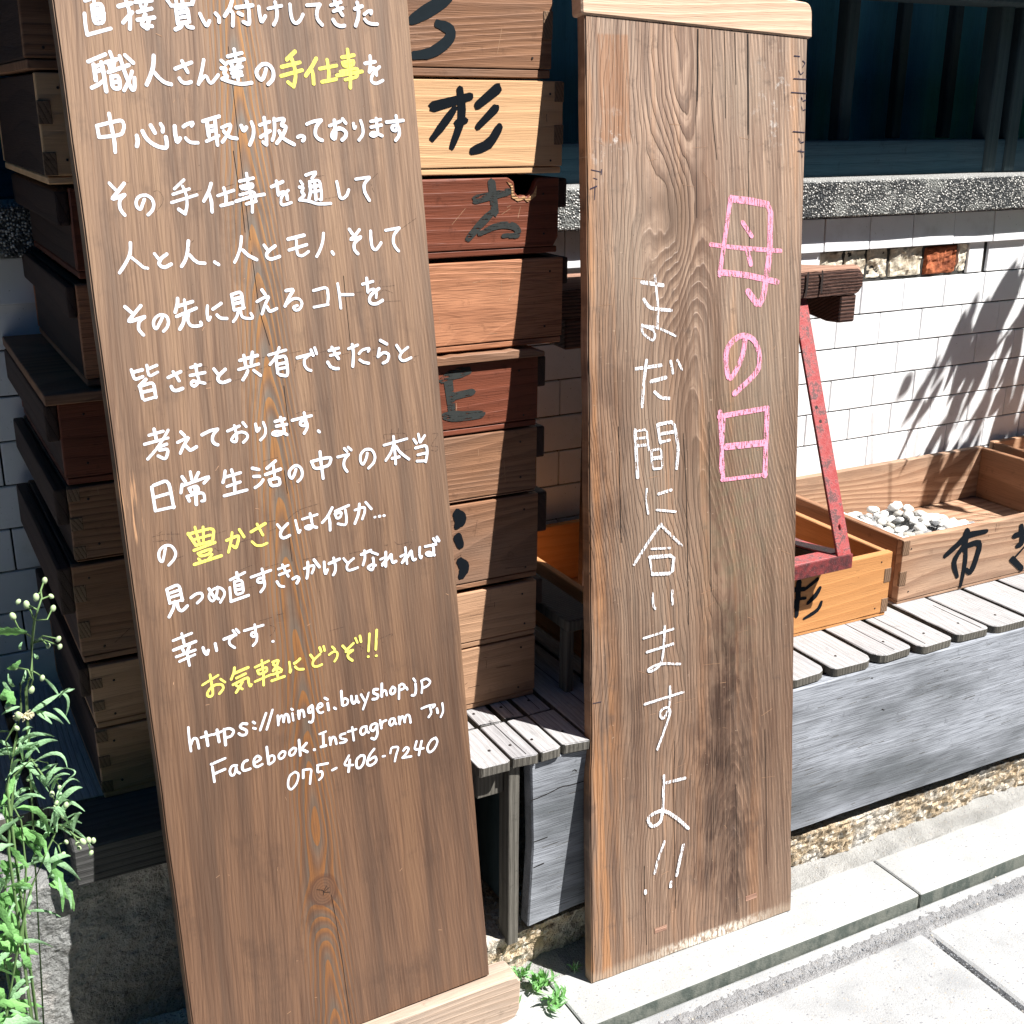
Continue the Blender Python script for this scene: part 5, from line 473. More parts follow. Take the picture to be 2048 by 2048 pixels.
# rough mesh sheet helper
def sheet(x0, x1, y0, y1, zf, nx, ny):
    bm = bmesh.new(); V = [[bm.verts.new((x0+(x1-x0)*i/nx, y0+(y1-y0)*j/ny, 0)) for j in range(ny+1)] for i in range(nx+1)]
    for col in V:
        for v in col: v.co.z = zf(v.co.x, v.co.y)
    for i in range(nx):
        for j in range(ny): bm.faces.new((V[i][j], V[i+1][j], V[i+1][j+1], V[i][j+1]))
    return bm
N = lambda x, y, s, o=0.: mnoise.noise(Vector((x*s, y*s, o)))
fr_ = lambda x, y, s, o=0.: N(x, y, s, o)+.5*N(x, y, s*2.3, o+3)+.25*N(x, y, s*5, o+7)
pav = empty('pavement', (0, 0, ZR), '', '', kind='structure')
# kerb stones, 0.6 m each
for i in range(-4, 9):
    xa = .684+.597*i
    bm = box(xa+.0008, xa+.5962, 1.068, 1.168, -1.22, ZK, .005, 3, .0014, 5)
    part('kerb_stone', bm, M['kerb'], pav)
part('kerb_edge_strip', box(-4, 6, 1.046, 1.066, -1.22, ZR, .003, 2, 0), M['slab'], pav)
def gz(x, y):
    e = abs(y-1.0345)/.0125; return ZR+.0008+.0024*fr_(x, y, 85.)-.0022*max(0, e-.6)**1.2-.003*math.exp(-e*e*3)
o = part('gritty_joint', sheet(.3, 2.0, .985, 1.052, gz, 900, 36), M['grit'], pav); o['kind'] = 'stuff'
for i in range(-4, 8):
    for j in range(2):
        xa = 1.243+.6*i; ya = 1.028-.6*j
        bm = box(xa+.003, xa+.597, ya-.597, ya-.003, -1.22, ZR+.0005, .013, 4, .0012, 6)
        part('paving_slab', bm, M['slab'], pav)
part('slab_bed', box(-4, 6, -.175, 1.07, -1.21, -1.166, 0), M['grit'], pav)
structure(part('road', box(-30, 30, -3.6, -.178, -1.25, -1.158, 0), M['asphalt']))
# loose grit along the joint
bm = bmesh.new(); rg = random.Random(3)
for k in range(2200):
    x = rg.uniform(.5, 1.9); y = 1.034+rg.gauss(0, .011); s = rg.uniform(.0006, .0016)
    if rg.random() < .12: x = 1.243+rg.gauss(0, .005); y = rg.uniform(.55, 1.03)
    m = Matrix.Translation((x, y, ZR-.002))@Matrix.Rotation(rg.uniform(0, 6), 4, 'Z')@Matrix.Diagonal((s*1.3, s, s*.8, 1))
    bmesh.ops.create_icosphere(bm, subdivisions=1, radius=1, matrix=m)
o = part('grit_grains', bm, M['pebble'], pav); o['kind'] = 'stuff'
# mortar band and rough granite footing under the bench
part('mortar_band', sheet(-.5, 2.6, 1.166, 1.25, lambda x, y: ZK-.002+.004*fr_(x, y, 22.)*(1 if y > 1.169 else 0)+max(0, y-1.20)*.3, 500, 14), M['mortar'], pav)
def gr_prof():
    bm = bmesh.new(); nx, ny = 900, 26; rows = []
    for i in range(nx+1):
        x = -.1+2.9*i/nx; col = []
        w = .012*N(x, 0, 6., 4)
        for j in range(ny+1):
            t = j/ny
            if t < .5: y = 1.212-.028*t+w; z = ZK-.004+(t/.5)*.072
            else: y = 1.198+w+(t-.5)*2*.5; z = -1.067
            r = fr_(x, z*1.5+y, 55., 2)*.0045+fr_(x, z+y, 150., 5)*.0022
            if t < .5: y -= r*1.2
            z += r*.6 if 0 < t else 0
            col.append(bm.verts.new((x, y, z)))
        rows.append(col)
    for i in range(nx):
        for j in range(ny): bm.faces.new((rows[i][j], rows[i+1][j], rows[i+1][j+1], rows[i][j+1]))
    return bm
part('rough_granite_footing', gr_prof(), M['granite'], pav)
# ------------------------------------------------------------------ house wall
wall = empty('tiled_wall', (1.4, 1.7, -1.1), 'white glazed tile wall under a washed gravel sill, one row broken off to bare plaster', 'wall')
part('wall_core', box(-2.5, 5.5, 1.7025, 1.9, -1.2, -.19, 0), M['grout'], wall)
tw, th = .109, .0615
tb = box(-.0532, .0532, -.004, .0035, -.0294, .0294, .0012, 2)
tme = bpy.data.meshes.new('tile'); tb.to_mesh(tme); tb.free(); tme.materials.append(M['tile'])
rt_ = random.Random(11); wl = Vector(wall.location)
def tile(x, z, y=1.7, rx=0., sx=1.):
    o = bpy.data.objects.new('tile', tme); COL.objects.link(o); o.parent = wall
    o.location = Vector((x, y+rt_.uniform(-.0006, .0006), z))-wl
    o.rotation_euler = (rx+rt_.uniform(-.006, .006), rt_.uniform(-.003, .003), rt_.uniform(-.006, .006)); o.scale = (sx, 1, 1)
for r in range(10):
    zt = -.187-r*.06145; zc = zt-.0307
    ph = 1.652 if r % 2 == 0 else 1.652+.0545
    if r == 0: ph = 1.652
    if r == 1: ph = 1.5435
    k0 = int((-.05-ph)/tw); k1 = int((2.35-ph)/tw)
    if r >= 3 and False: pass
    for k in range(k0, k1+1):
        xc = ph+tw*(k+.5)
        if r == 0: tile(xc, zc-.002, 1.6935, R(-3.2)); continue
        if r == 1 and 1.5435 < xc < 1.927:
            if xc > 1.88: tile(1.9475-.002, zc, sx=.38)
            continue
        if r == 9 and xc > 1.0: continue
        tile(xc, zc)
# broken row: plaster humps and one red brick stub
def lump(x0, x1, z0, z1, y, amp, seed, step=.004):
    nx = max(4, int((x1-x0)/step)); nz = max(4, int((z1-z0)/step)); bm = bmesh.new(); V = []
    for i in range(nx+1):
        col = []
        for j in range(nz+1):
            a, b = i/nx, j/nz; x = x0+(x1-x0)*a; z = z0+(z1-z0)*b
            e = min(a, 1-a, b, 1-b); d = 0 if e == 0 else 1
            col.append(bm.verts.new((x+N(x, z, 60, seed)*.003*d, y+(0 if e == 0 else -.006-amp*(fr_(x, z, 26., seed))-.003*fr_(x, z, 90., seed)), z+N(x, z, 50, seed+3)*.003*d)))
        V.append(col)
    for i in range(nx):
        for j in range(nz): bm.faces.new((V[i][j], V[i][j+1], V[i+1][j+1], V[i+1][j]))
    bmesh.ops.recalc_face_normals(bm, faces=bm.faces[:])
    return bm
for x0, x1, sd in ((1.545, 1.602, 1), (1.604, 1.66, 2), (1.661, 1.715, 3), (1.718, 1.806, 4)):
    part('plaster_patch', lump(x0, x1, -.307, -.248, 1.705, .006, sd), M['plaster'], wall)
part('brick', lump(1.81, 1.895, -.3065, -.253, 1.703, .004, 9), M['brick'], wall)
part('plaster_patch', lump(1.897, 1.926, -.307, -.248, 1.705, .004, 12), M['plaster'], wall)
# sill
bm = box(-2.5, 5.5, 1.661, 1.76, -.187, -.1215, .007, 3, .003, 60); part('gravel_sill', bm, M['gravel'], wall)
# dark timber front of the house
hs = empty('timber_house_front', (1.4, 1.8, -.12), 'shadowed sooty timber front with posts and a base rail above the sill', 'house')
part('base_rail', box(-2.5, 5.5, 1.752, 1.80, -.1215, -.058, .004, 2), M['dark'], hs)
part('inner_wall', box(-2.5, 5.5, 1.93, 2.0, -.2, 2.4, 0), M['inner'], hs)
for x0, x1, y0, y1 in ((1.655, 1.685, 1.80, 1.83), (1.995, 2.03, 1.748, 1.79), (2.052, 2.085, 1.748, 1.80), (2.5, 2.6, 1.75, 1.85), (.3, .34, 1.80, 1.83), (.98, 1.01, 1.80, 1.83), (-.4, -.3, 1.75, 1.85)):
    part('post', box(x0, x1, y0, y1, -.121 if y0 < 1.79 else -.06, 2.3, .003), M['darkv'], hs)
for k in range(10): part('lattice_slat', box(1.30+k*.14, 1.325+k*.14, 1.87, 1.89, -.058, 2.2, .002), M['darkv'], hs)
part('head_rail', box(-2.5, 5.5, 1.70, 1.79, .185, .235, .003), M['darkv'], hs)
ev = empty('eave', (1.4, 1.4, 1.5), 'timber eave with rafters shading the front of the house', 'eave')
part('eave_boards', prism([(1.95, 1.80), (.87, 1.50), (.87, 1.53), (1.95, 1.83)], -3, 6, 'x', 0), M['dark'], ev)
for k in range(14): part('rafter', prism([(1.95, 1.74), (.90, 1.45), (.90, 1.505), (1.95, 1.80)], -2.5+k*.6, -2.44+k*.6, 'x', 0), M['darkv'], ev)
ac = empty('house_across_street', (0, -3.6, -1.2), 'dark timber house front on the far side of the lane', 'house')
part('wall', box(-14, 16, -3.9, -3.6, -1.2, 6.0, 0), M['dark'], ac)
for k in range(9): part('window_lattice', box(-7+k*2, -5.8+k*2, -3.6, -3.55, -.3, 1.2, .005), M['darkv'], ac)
part('roof', prism([(-3.4, 6.0), (-3.4, 6.12), (-6.5, 7.5), (-6.5, 6.0)], -14.5, 16.5, 'x', 0), M['dark'], ac)
# ------------------------------------------------------------------ bench
bn = empty('slatted_bench', (1.2, 1.42, -1.07), 'long weathered grey bench of crosswise slats with a wide silvery front board', 'bench')
rb = random.Random(5)
def slat(x0, x1, y0=1.188, y1=1.67, dz=0., round_=.012):
    q = round_; a = rb.uniform(-.004, .004); c = rb.uniform(.4, 1.5)*q; c2 = rb.uniform(.4, 1.5)*q
    P = [(x0, y1), (x0, y0+c+a), (x0+c*.45, y0+c*.3+a), (x0+c*1.1, y0+a), (x1-c2*1.1, y0-a*.3), (x1-c2*.4, y0+c2*.35-a*.3), (x1, y0+c2-a*.3), (x1, y1)]
    bm = prism(P, -.799+dz, -.785+dz, 'z', .0012)
    o = part('slat', bm, M['plank'], bn); o.data.materials.append(M['leg'])
    for p in o.data.polygons:
        if p.normal.z < .3: p.material_index = 1
    for yy in (y0+.035,):
        h = bmesh.new(); bmesh.ops.create_cone(h, cap_ends=True, segments=8, radius1=.0024, radius2=.0016, depth=.0012, matrix=Matrix.Translation(((x0+x1)/2+rb.uniform(-.01, .01), yy, -.7845+dz)))
        part('nail', h, M['iron'], o)
    if rb.random() < .6:
        xx = rb.uniform(x0+.015, x1-.012)
        bm = bmesh.new(); strokes(bm, ' '.join('%d %d' % (10000*(xx+rb.uniform(-.001, .001)), 10000*(y0+.006+t*.05)) for t in range(rb.choice((3, 6)))), .0012, 0, 0, it=1)
        for v in bm.verts: v.co = Vector((v.co.x, v.co.z, -.7846+dz))
        part('split', bm, M['crack'], o)
for x0, x1 in ((.587, .6315), (.6355, .6715), (.675, .706), (.7095, .748)):
    slat(x0, x1, 1.178, 1.273, 0, .003); slat(x0+.002, x1-.002, 1.277, 1.67, -.001, .001)
for x0, x1 in ((-.3, -.21), (-.2, -.11), (-.1, -.015), (-.005, .08), (.09, .17), (.18, .26), (.27, .35), (.36, .43), (.44, .51), (.52, .583)): slat(x0, x1, 1.336, 1.67, 0, .002)
part('end_plank', box(.11, .583, 1.232, 1.332, -.834, -.7855, .002, 1, .001, 6), M['leg_x'], bn)
for k in range(15):
    xa = [.752, .836, .921, 1.005, 1.090, 1.176, 1.263, 1.3492, 1.4320, 1.5110, 1.596, 1.681, 1.766, 1.851, 1.936][k]
    xb = [.830, .914, .998, 1.082, 1.1665, 1.2557, 1.3370, 1.4205, 1.5020, 1.588, 1.673, 1.758, 1.843, 1.928, 2.01][k]
    slat(xa, xb, 1.188+rb.uniform(-.002, .002), 1.67, rb.uniform(-.0012, .0012))
P = [(.664, -.801)] + [(.664+k*.05, -.7995+.0012*N(k, 0, .7)) for k in range(1, 30)] + [(2.3, -.80), (2.3, -1.046)] + [(2.3-k*.06, -1.043+.003*N(k, 3, .5)) for k in range(1, 27)] + [(.662, -1.053), (.668, -.93)]
part('front_board', prism(P, 1.1845, 1.206, 'y', .002), M['front'], bn)
bm = bmesh.new(); strokes(bm, '6650 -8560 6900 -8530 7100 -8480 7250 -8500 7700 -8490;7270 -8290 7300 -8280 7330 -8310;12800 -8740 12850 -8770;16250 -8650 16330 -8630;6700 -9200 6900 -9190;6700 -9600 6850 -9580;12500 -8140 12530 -8150', .0016, 1.1843, .00002)
part('board_crack', bm, M['crack'], bn)
bm = bmesh.new(); rr_ = random.Random(2)
for k in range(150):
    x = rr_.uniform(.67, 1.75); z = rr_.uniform(-1.04, -.81); l = rr_.uniform(.006, .03); strokes(bm, '%d %d %d %d' % (x*1e4, z*1e4, (x+l)*1e4, (z+l*.04)*1e4), rr_.uniform(.0003, .0007), 1.18435-k*1e-6, 0, wj=0)
o = part('fine_check', bm, M['leg'], bn); o['kind'] = 'stuff'
part('leg', box(.6335, .6495, 1.188, 1.215, -1.075, -.80, .001, 1, .001, 3), M['leg'], bn)
part('crossbar', box(.594, .6325, 1.20, 1.68, -.843, -.800, .0015, 1), M['leg'], bn)
part('leg', box(2.20, 2.24, 1.23, 1.27, -1.07, -.80, .001), M['leg'], bn)
part('back_rail', box(-.3, 2.3, 1.62, 1.66, -.86, -.80, .001), M['leg'], bn)
part('crossbar', box(1.4, 1.44, 1.23, 1.62, -.86, -.80, .001), M['leg'], bn)
part('side_board', box(.655, .662, 1.235, 1.66, -1.05, -.80, .001), M['darkv'], bn)
# stone block under the left end
def blockbm():
    bm = bmesh.new(); nx, nz = 190, 110; V = []
    for i in range(nx+1):
        x = .036+.55*i/nx; col = []
        for j in range(nz+1):
            z = -1.15+.312*j/nz; y = 1.264-.004*fr_(x, z, 12.)-.0022*fr_(x, z, 60.)-.001*fr_(x, z, 170.)
            if i == 0: y = 1.32
            if j == nz: y = 1.34
            if i == 1: y += .004
            if j == nz-1: y += .005
            xx = x-(.012*(j/nz) if i < 3 else 0); col.append(bm.verts.new((x, y, z)))
        V.append(col)
    for i in range(nx):
        for j in range(nz): bm.faces.new((V[i][j], V[i+1][j], V[i+1][j+1], V[i][j+1]))
    A = [bm.verts.new(p) for p in ((.036, 1.62, -1.15), (.586, 1.62, -1.15), (.586, 1.62, -.838), (.036, 1.62, -.838))]
    bm.faces.new((A[1], A[0], A[3], A[2])); bm.faces.new((V[0][nz], V[nx][nz], A[2], A[3])); bm.faces.new((V[0][0], V[0][nz], A[3], A[0])); bm.faces.new((V[nx][nz], V[nx][0], A[1], A[2]))
    return bm
o = part('stone_block', blockbm(), M['block']); o['label'] = 'big rough grey concrete block under the left end of the bench'; o['category'] = 'block'
# ------------------------------------------------------------------ wooden boxes
GRP = 'old wooden carrying boxes stacked and set out on the bench'
def crate(label, x0, x1, z0, z1, front, side, y0=1.3234, y1=1.69, bat=None, strip=.008, fingers='', outline=None, th=.011, top=0, brush=None, inkm='b', wear=(0, 0), lip=None):
    c = empty('wooden_box', ((x0+x1)/2, (y0+y1)/2, z0), label, 'box', GRP)
    zs = z0+strip
    if outline: part('front_board', prism(outline, y0, y0+th, 'y', .0012), M[front], c)
    else: part('front_board', box(x0, x1, y0, y0+th, zs+.0008, z1, .0014, 2, .0008, 2), M[front], c)
    part('back_board', box(x0, x1, y1-th, y1, zs+.0008, z1, .0014, 1), M[front], c)
    for a, b in ((x0, x0+th), (x1-th, x1)):
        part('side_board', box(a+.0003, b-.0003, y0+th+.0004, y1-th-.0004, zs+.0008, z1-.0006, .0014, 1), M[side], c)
    part('bottom_board', box(x0+.001, x1-.001, y0+.001, y1-.001, z0+.0004, zs, .0012, 1), M[front], c)
    if bat:
        bz0, bz1, bw = bat
        for a, b in ((x0-bw, x0-.0005), (x1+.0005, x1+bw)):
            P = [(a if a < x0 else b, bz0+.006), (a if a < x0 else b, bz1-.004)]
            part('handle_batten', box(min(a, b), max(a, b), y0+.004, y1-.004, bz0, bz1, .003, 2), M[side], c)
    for sx, n, k0 in fingers and fingers or ():
        for k in range(n):
            if (k+k0) % 2: continue
            hz = (z1-zs)/n; za = zs+k*hz
            xa, xb = (x0-.0008, x0+th+.001) if sx < 0 else (x1-th-.001, x1+.0008)
            part('finger_joint', box(xa, xb, y0-.0009, y0+.004, za+.001, za+hz-.001, .0005), M['endgrain'], c)
    q = random.Random(int(abs(z0)*1e4))
    for xn in (x0+.022, x1-.022):
        for zn in (z0+.02, z1-.018):
            h = bmesh.new(); bmesh.ops.create_cone(h, cap_ends=True, segments=7, radius1=.0016, radius2=.0012, depth=.0012, matrix=Matrix.Translation((xn+q.uniform(-.006, .006), y0-.0003, zn+q.uniform(-.005, .005)))@Matrix.Rotation(R(90), 4, 'X')); part('nail', h, M['iron'], c)
    mk = M['ink_b']; h = bmesh.new()
    for k in range(16):
        a, b_ = q.uniform(x0+.02, x1-.02), q.uniform(zs+.008, z1-.008); l = q.uniform(.004, .03); an = q.choice((0, 0, 1.4, 1.5, .6))+q.uniform(-.2, .2); dz_ = min(l*math.sin(an), z1-.003-b_)
        strokes(h, '%d %d %d %d' % (a*1e4, b_*1e4, (a+l*math.cos(an))*1e4, (b_+dz_)*1e4), q.uniform(.0002, .0006), y0-.0001-k*2e-6, 0, wj=0)
    o_ = part('scratches', h, M['tanbox' if z0 > -.6 and front != 'sugi' else 'beam'], c); o_['kind'] = 'stuff'
    if brush:
        for nm in brush:
            bm = bmesh.new(); strokes(bm, DATA['brush'][nm], .01, y0-.00045, .00006, taper=True, it=2, rr=.25)
            part('brush_writing', bm, M['ink_'+nm.split('|')[1]], c)
    return c
XL, XR = .160, .746
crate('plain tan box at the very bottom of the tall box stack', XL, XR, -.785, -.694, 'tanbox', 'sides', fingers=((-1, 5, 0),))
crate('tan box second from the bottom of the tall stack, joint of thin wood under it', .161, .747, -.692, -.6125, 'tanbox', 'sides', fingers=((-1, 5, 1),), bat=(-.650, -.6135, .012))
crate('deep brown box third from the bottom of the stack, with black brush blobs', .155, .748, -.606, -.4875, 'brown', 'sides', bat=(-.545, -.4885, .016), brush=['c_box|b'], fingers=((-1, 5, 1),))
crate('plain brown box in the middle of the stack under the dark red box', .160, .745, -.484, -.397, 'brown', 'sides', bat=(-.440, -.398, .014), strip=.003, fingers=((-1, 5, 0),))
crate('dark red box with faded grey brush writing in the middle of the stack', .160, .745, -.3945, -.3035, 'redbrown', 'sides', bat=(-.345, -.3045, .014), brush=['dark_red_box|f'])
# flat lid lying on the dark red box
lid = empty('box_lid', (.45, 1.5, -.302), 'thin ragged wooden lid lying between the dark red box and the rust orange box', 'lid')
P = [(.147, -.3025), (.147, -.291), (.50, -.2905)]+[(.55+k*.012, -.2918+.0028*N(k, 0, .9)) for k in range(16)]+[(.751, -.2965), (.751, -.3025)]
part('lid_board', prism(P, 1.316, 1.70, 'y', .001), M['brown'], lid)
crate('rust orange box with scratched grain on the box lid of the stack', .192, .780, -.2885, -.180, 'rust', 'sides', bat=(-.215, -.181, .010), y0=1.3245)
no = [(.195, -.1655), (.195, -.0822), (.7005, -.0822), (.7085, -.0875), (.7100, -.1005), (.7165, -.1052), (.7230, -.1028), (.7265, -.1060), (.7345, -.0990), (.7385, -.0885), (.743, -.0835), (.7715, -.0835), (.7715, -.155), (.765, -.1655)]
rc = crate('dark reddish box with a chipped notch in its top edge and a faint brush mark', .195, .7715, -.174, -.0835, 'redbrown', 'sides', outline=no, bat=(-.120, -.0845, .014), brush=['red_box|f'])
fz = [(.6985, -.0865), (.7065, -.0905), (.7078, -.1015), (.7155, -.1068), (.7228, -.1044), (.7268, -.1078), (.7358, -.1005), (.7398, -.0925), (.7388, -.1045), (.733, -.1082), (.727, -.1115), (.7225, -.1075), (.714, -.1105), (.705, -.1052), (.7045, -.0935)]
part('torn_edge', prism(fz, 1.3226, 1.33, 'y', 0), M['fresh'], rc)
crate('pale yellow cedar box with one bold black brush character', .175, .775, -.0785, .028, 'sugi', 'sides', brush=['sugi_box|b'], fingers=((-1, 4, 0), (1, 4, 1)))
crate('grey brown box on top of the stack with large worn brush strokes', .168, .758, .0305, .172, 'brown', 'sides', strip=.010, brush=['top_box|b2'], bat=(.12, .17, .012), fingers=((1, 4, 1),))
crate('brown box at the top of the stack above the frame edge', .17, .76, .175, .28, 'tanbox', 'sides')
# boxes on the right
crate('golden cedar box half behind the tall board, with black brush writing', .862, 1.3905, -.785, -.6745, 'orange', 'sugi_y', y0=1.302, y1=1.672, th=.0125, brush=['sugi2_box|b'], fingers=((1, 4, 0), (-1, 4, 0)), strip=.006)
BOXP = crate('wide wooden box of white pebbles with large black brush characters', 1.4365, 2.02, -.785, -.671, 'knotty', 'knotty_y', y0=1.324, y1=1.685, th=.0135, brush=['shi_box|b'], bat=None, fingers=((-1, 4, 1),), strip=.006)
part('worn_plank', box(.784, .836, 1.30, 1.55, -.690, -.672, .002), M['leg'], None)
o = COL.objects['worn_plank']
for pt in (): pass
st = empty('wooden_stand', (.81, 1.42, -.785), 'small dark stand of a short worn plank on thin legs beside the box stack', 'stand')
o.parent = st; o.data.transform(Matrix.Translation((-.81, -1.42, .785)))
for x in (.786, .822):
    for y in (1.305, 1.52): part('leg', box(x, x+.012, y, y+.02, -.785, -.6905, .001), M['leg'], st)
crate('plain wooden box farther right on the bench, seen only by its back corner', 2.045, 2.6, -.785, -.665, 'tanbox', 'knotty_y', y0=1.33, y1=1.685)
lp = empty('shade_panel', (1.15, 1.565, -.77), 'unseen dark wooden panel added behind the tall board to shade the tiles', 'panel')  # hidden panel, added only to cast shade on the tiles
part('panel_board', prism([(1.557, -.105), (1.572, -.105), (1.572, -.775), (1.557, -.775)], .965, 1.31, 'x', .001), M['sides'], lp)
# pebbles heaped in the box
rp = random.Random(21); pm = []
for k in range(8):
    bm = bmesh.new(); bmesh.ops.create_icosphere(bm, subdivisions=2, radius=1)
    for v in bm.verts: v.co = v.co*(1+.34*mnoise.noise(v.co*1.3+Vector((k*3, 0, 0)))+.16*mnoise.noise(v.co*2.6+Vector((k*7, 0, 0))))
    me = bpy.data.meshes.new('pebble'); bm.to_mesh(me); bm.free(); me.materials.append(M['pebble'])
    for p in me.polygons: p.use_smooth = True
    pm.append(me)
cnt = 0
def pebble(x, y, z, s, single=False):
    o = bpy.data.objects.new('pebble', rp.choice(pm)); COL.objects.link(o); o.location = (x, y, z)
    o.scale = (s*rp.uniform(.9, 1.45), s*rp.uniform(.8, 1.1), s*rp.uniform(.55, .8)); o.rotation_euler = (rp.uniform(-.4, .4), rp.uniform(-.4, .4), rp.uniform(0, 6))
    if single: o['label'] = 'lone white pebble lying apart from the heap on the bare box floor'
    else: o['label'] = 'small worn pebble heaped in the wide wooden box'; o['group'] = 'pebbles heaped in the wide wooden box'
    o['category'] = 'pebble'
FZ = -.779
def heap(x, y):
    a = max(0, min(1, (x-1.452)/.02)); b = max(0, min(1, (1.85-x)/.24)); c = max(0, min(1, (1.60-.18*(x-1.45)-y)/.06))
    return (.082+.006*math.sin(x*40)+.012*N(x, y, 30))*min(1, .8+.2*a)*b**.75*c**.7
part('pebble_fill', sheet(1.451, 1.85, 1.339, 1.61, lambda x, y: FZ-.002+max(0, heap(x, y)-.010), 60, 50), M['grit'], BOXP)
COL.objects['pebble_fill']['kind'] = 'stuff'
tries = 0; pl = []
while cnt < 290 and tries < 9000:
    tries += 1
    x = 1.458+rp.random()*.39; y = 1.345+rp.random()*.26; h = heap(x, y)
    if h < .004: continue
    s = rp.uniform(.0058, .0115)
    if any((x-a)**2+(y-b)**2 < (.72*(s+c))**2 for a, b, c in pl): continue
    pl.append((x, y, s)); pebble(x, y, FZ+max(h-.004, .002)+s*.25, s); cnt += 1
for x, y in ((1.845, 1.45), (1.85, 1.50), (1.82, 1.54)): pebble(x, y, FZ+.006, .008)
pebble(1.905, 1.47, FZ+.007, .009, True)
# ------------------------------------------------------------------ beam and red iron frame
fr = empty('iron_and_timber_frame', (1.1, 1.4, -.25), 'old split beam with a pitted red iron strap and angle bar behind the tall board', 'frame')
bm = bmesh.new(); nx = 70
prof = []
def beam_bm():
    bm = bmesh.new(); rows = []; x0, x1 = .785, 1.3645; nx = 90
    for i in range(nx+1):
        t = i/nx; x = x0+(x1-x0)*t; yb = 1.545 if x < 1.235 else 1.545-.11*(x-1.235)/.13; zt = -.2335; e = max(0, (t-.97)/.03); r = .006*e*e
        P = [(1.399+r, -.2735+.0015*N(x, 0, 30)+r), (1.398+r*.5, -.262), (1.398+r*.5, -.245), (1.400+r, zt-.001-.0012*abs(N(x, 0, 60))-r), (1.412, zt+.001), (1.45 if x < 1.235 else 1.425, zt+.002), (yb, zt-.002-r), (yb, -.272)]
        rows.append([bm.verts.new((x+(.002*N(k, t, 3)), y-.0014*N(x, k, 45, 1)*(k < 4), z+.0012*N(x, k*3, 55, 2)*(k < 4))) for k, (y, z) in enumerate(P)])
    n = 8
    for a, b in zip(rows[:-1], rows[1:]):
        for k in range(n): bm.faces.new((a[k], a[(k+1) % n], b[(k+1) % n], b[k]))
    bm.faces.new(rows[0][::-1]); bm.faces.new(rows[-1]); bmesh.ops.recalc_face_normals(bm, faces=bm.faces[:]); return bm
bo = part('beam', beam_bm(), M['beam'], fr)
bo.data.materials.append(M['beam_top'])
for p in bo.data.polygons:
    if p.normal.z > .6: p.material_index = 1
bm = bmesh.new(); strokes(bm, '12490 -2350 12485 -2450 12488 -2560 12470 -2700;12760 -2345 12775 -2450 12765 -2560 12778 -2660', .0038, 1.3962, .0003, taper=True); part('tar_stripe', bm, M['iron'], fr)
part('cross_block', prism([(1.40, -.2745), (1.40, -.3165), (1.43, -.3185), (1.50, -.310), (1.55, -.307), (1.55, -.2745)], 1.3225, 1.3545, 'x', .002), M['beam'], fr)
part('cross_block', prism([(1.40, -.2745), (1.40, -.3165), (1.55, -.31), (1.55, -.2745)], .83, .862, 'x', .002), M['beam'], fr)
bm = bmesh.new(); bmesh.ops.create_cone(bm, cap_ends=True, segments=10, radius1=.0035, radius2=.0035, depth=.014, matrix=Matrix.Translation((1.283, 1.43, -.322)))
bmesh.ops.create_cone(bm, cap_ends=True, segments=6, radius1=.006, radius2=.006, depth=.004, matrix=Matrix.Translation((1.283, 1.43, -.3165))); part('bolt', bm, M['iron'], fr)
def strap(pts, w, th, name, mat, axis=(1, 0, 0), holes=()):
    """flat bar swept along pts; width along axis"""
    bm = bmesh.new(); ax = Vector(axis); rows = []; pts = [Vector(p) for p in pts]
    for i, p in enumerate(pts):
        t = (pts[min(i+1, len(pts)-1)]-pts[max(0, i-1)]).normalized(); nn = t.cross(ax).normalized()
        rows.append([bm.verts.new(p+ax*w*.5*a+nn*th*.5*b) for a, b in ((-1, -1), (1, -1), (1, 1), (-1, 1))])
    for a, b in zip(rows[:-1], rows[1:]):
        for k in range(4): bm.faces.new((a[k], a[(k+1) % 4], b[(k+1) % 4], b[k]))
    bm.faces.new(rows[0][::-1]); bm.faces.new(rows[-1]); bmesh.ops.recalc_face_normals(bm, faces=bm.faces[:])
    bmesh.ops.bevel(bm, geom=[e for e in bm.edges], offset=.0006, segments=1, affect='EDGES')
    return part(name, bm, mat, fr)
sp = [(1.2487, 1.2655+(1.412-1.2655)*t, -.644+(-.2745+.644)*t) for t in (0, .1, .2, .4, .6, .8, 1)]
s1 = strap(sp, .0265, .005, 'strap', M['red'])
s2 = strap([(p[0]-.31, p[1], p[2]) for p in sp], .0265, .005, 'strap', M['red'])
for t, dx in ((.52, -.002), (.575, -.005)):
    c = Vector((1.2487+dx, 1.2655+(1.412-1.2655)*t, -.644+(-.2745+.644)*t)); nn = Vector((0, -(.3695), .1465)).normalized()
    bm = bmesh.new(); bmesh.ops.create_circle(bm, cap_ends=True, segments=14, radius=.0027, matrix=Matrix.Translation(c+nn*.00275)@nn.to_track_quat('Z', 'Y').to_matrix().to_4x4()); part('bolt_hole', bm, M['iron'], s1)
c = Vector((1.2487, 1.2655+.1465*.11, -.644+.3695*.11))+nn*.003
bm = bmesh.new(); bmesh.ops.create_uvsphere(bm, u_segments=10, v_segments=6, radius=.0035, matrix=Matrix.Translation(c)@Matrix.Diagonal((.7, .8, 1.6, 1))); part('rivet', bm, M['red'], s1, True)
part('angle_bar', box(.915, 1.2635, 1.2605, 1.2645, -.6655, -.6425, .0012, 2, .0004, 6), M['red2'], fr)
part('angle_flange', box(.916, 1.2625, 1.2648, 1.293, -.6455, -.6425, .0008, 1), M['red'], fr)
cv = [(1.2475-.035*max(0, (t-.0))*0, 1.275+.36*t, -.644+.012*math.sin(t*math.pi)) for t in (0, .08, .16, .3, .5, .75, 1)]
